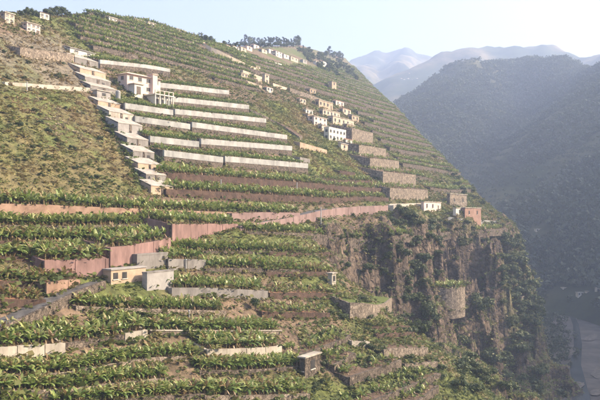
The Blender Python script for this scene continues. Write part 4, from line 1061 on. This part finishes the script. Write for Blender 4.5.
# stepped cream walls and garden walls of the upper slope
for l, m, lab in [([(200, 42, 5), (222, 52, 7), (245, 63, 7)], HCREAM, 'long sunlit cream wall slanting down from the crest'), ([(232, 58, 6), (247, 65, 6), (259, 69, 5)], HCREAM, 'second sunlit cream wall below the slanting one'),
                  ([(243, 70, 6), (262, 77, 6)], HCREAM, 'third sunlit cream wall by the cream square house'), ([(246, 80, 4), (262, 86, 4)], HCREAM, 'short cream wall below the cream square house'), ([(264, 59.5, 4), (283, 64.5, 4)], HWHITE, 'white wall standing alone on the brown upper slope'),
                  ([(273, 83, 3), (288, 88, 3)], HCREAM, 'low cream wall left of the ochre house'), ([(290, 88, 5), (306, 93, 6), (321, 99, 5)], STONEL, 'long grey-tan path wall leading to the house row'),
                  ([(150, 52, 5), (178, 59, 4)], STONEL, 'brown wall on the banana slope above the white walls'), ([(20, 48, 9), (45, 51, 9), (75, 55, 7)], STONEL, 'long faded brown wall across the hazy left slope'), ([(5, 82, 3), (50, 85, 4), (90, 88, 4)], CREAMC, 'pale footpath edge crossing above the scrub slope'),
                  ([(300, 142, 6), (327, 150, 4)], HBROWN, 'ochre wall on the green slope left of the small cream shed'), ([(300, 157, 6), (310, 159, 5)], CONC, 'short grey wall right of the white terraces'), ([(250, 109, 3), (275, 120, 3), (300, 137, 3)], STONEL, 'path edge slanting down at the right end of the white walls')]:
    terrace(l, m, lab, name='garden_wall', cat='wall', bed=SOIL, thick=0.4)
# posts
for x, y, hp, lab in [(186, 271, 11, 'white post in front of the grey concrete terrace wall'), (221, 192, 12, 'thin pole on the second red earth terrace, left one'), (297, 196, 13, 'thin pole on the second red earth terrace, right one'), (189, 318, 7, 'short white post among the lower banana rows'), (27, 92, 9, 'thin pole beside the pale footpath'), (321, 224, 16, 'utility pole in front of the mauve road wall')]:
    p = hit(x, y); hh = hp * p.length / F
    o = empty('post', p, 0, lab, 'post')
    MB().tube([(0, 0, -1), (0, 0, hh)], [0.13, 0.1], 8).build('shaft', WHITE if 'white' in lab else STEEL, o)
    MB().tube([(0, 0, hh), (0, 0, hh + 0.12)], [0.16, 0.12], 8).build('cap', STEEL, o)
# houses across the valley and on the far mountain
def onmount(zf_):
    def g(x, y):
        d = ray(x, y); r = 420.0
        while r < 4500 and r * d[2] > max(zf_(r * d[0], r * d[1]), FLOOR): r += 5
        return Vector((r * d[0], r * d[1], r * d[2]))
    return g
for (x, y, wr, wl, hp, lab) in [(536, 232, 6, 2, 3, 'tiny white house halfway up the dark valley side'), (545, 231, 4, 2, 2, 'tiny pale shed beside the white house on the dark valley side'), (553, 293, 6, 3, 4.5, 'white house by the river, left one'), (563, 292, 7, 3, 4, 'white house by the river, second from the left'),
                                (578, 296, 5, 3, 3, 'low pale house by the valley road'), (587, 297, 7, 3, 5, 'white house by the valley road near the right edge'), (597, 294, 5, 3, 6, 'white house at the right edge of the valley')]:
    house(x, y, wr, wl, hp, HWHITE, lab, roof='flat', cols=2, ends=0, ground=onmount(wood_z), rot=-45, win=True)
for (x, y) in [(401, 79), (404, 80), (408, 79), (412, 80.5), (417, 79), (409, 74), (405, 72), (414, 76)]:
    house(x, y, 1.6, 1.0, 1.0, HWHITE, 'white speck of a house in the hamlet on the far mountain', roof='hip', cols=1, ends=0, ground=onmount(far_z), rot=-45, group='hamlet on the far mountain', win=False)

# ------------------------------------------------------------------ air
hz = MB().box(-7100, 7100, -7100, 7100, FLOOR - 12, 760).build('haze', bpy.data.materials.new('haze'))
tag(hz, 'thin blue valley haze', kind='stuff')
hm = hz.data.materials[0]; hm.use_nodes = True
t = hm.node_tree; t.nodes.clear()
ou = t.nodes.new('ShaderNodeOutputMaterial'); vo = t.nodes.new('ShaderNodeVolumePrincipled')
vo.inputs['Color'].default_value = (0.55, 0.69, 1.0, 1); vo.inputs['Density'].default_value = 0.00040; vo.inputs['Anisotropy'].default_value = 0.2
t.links.new(vo.outputs[0], ou.inputs['Volume'])
hz.display_type = 'WIRE'
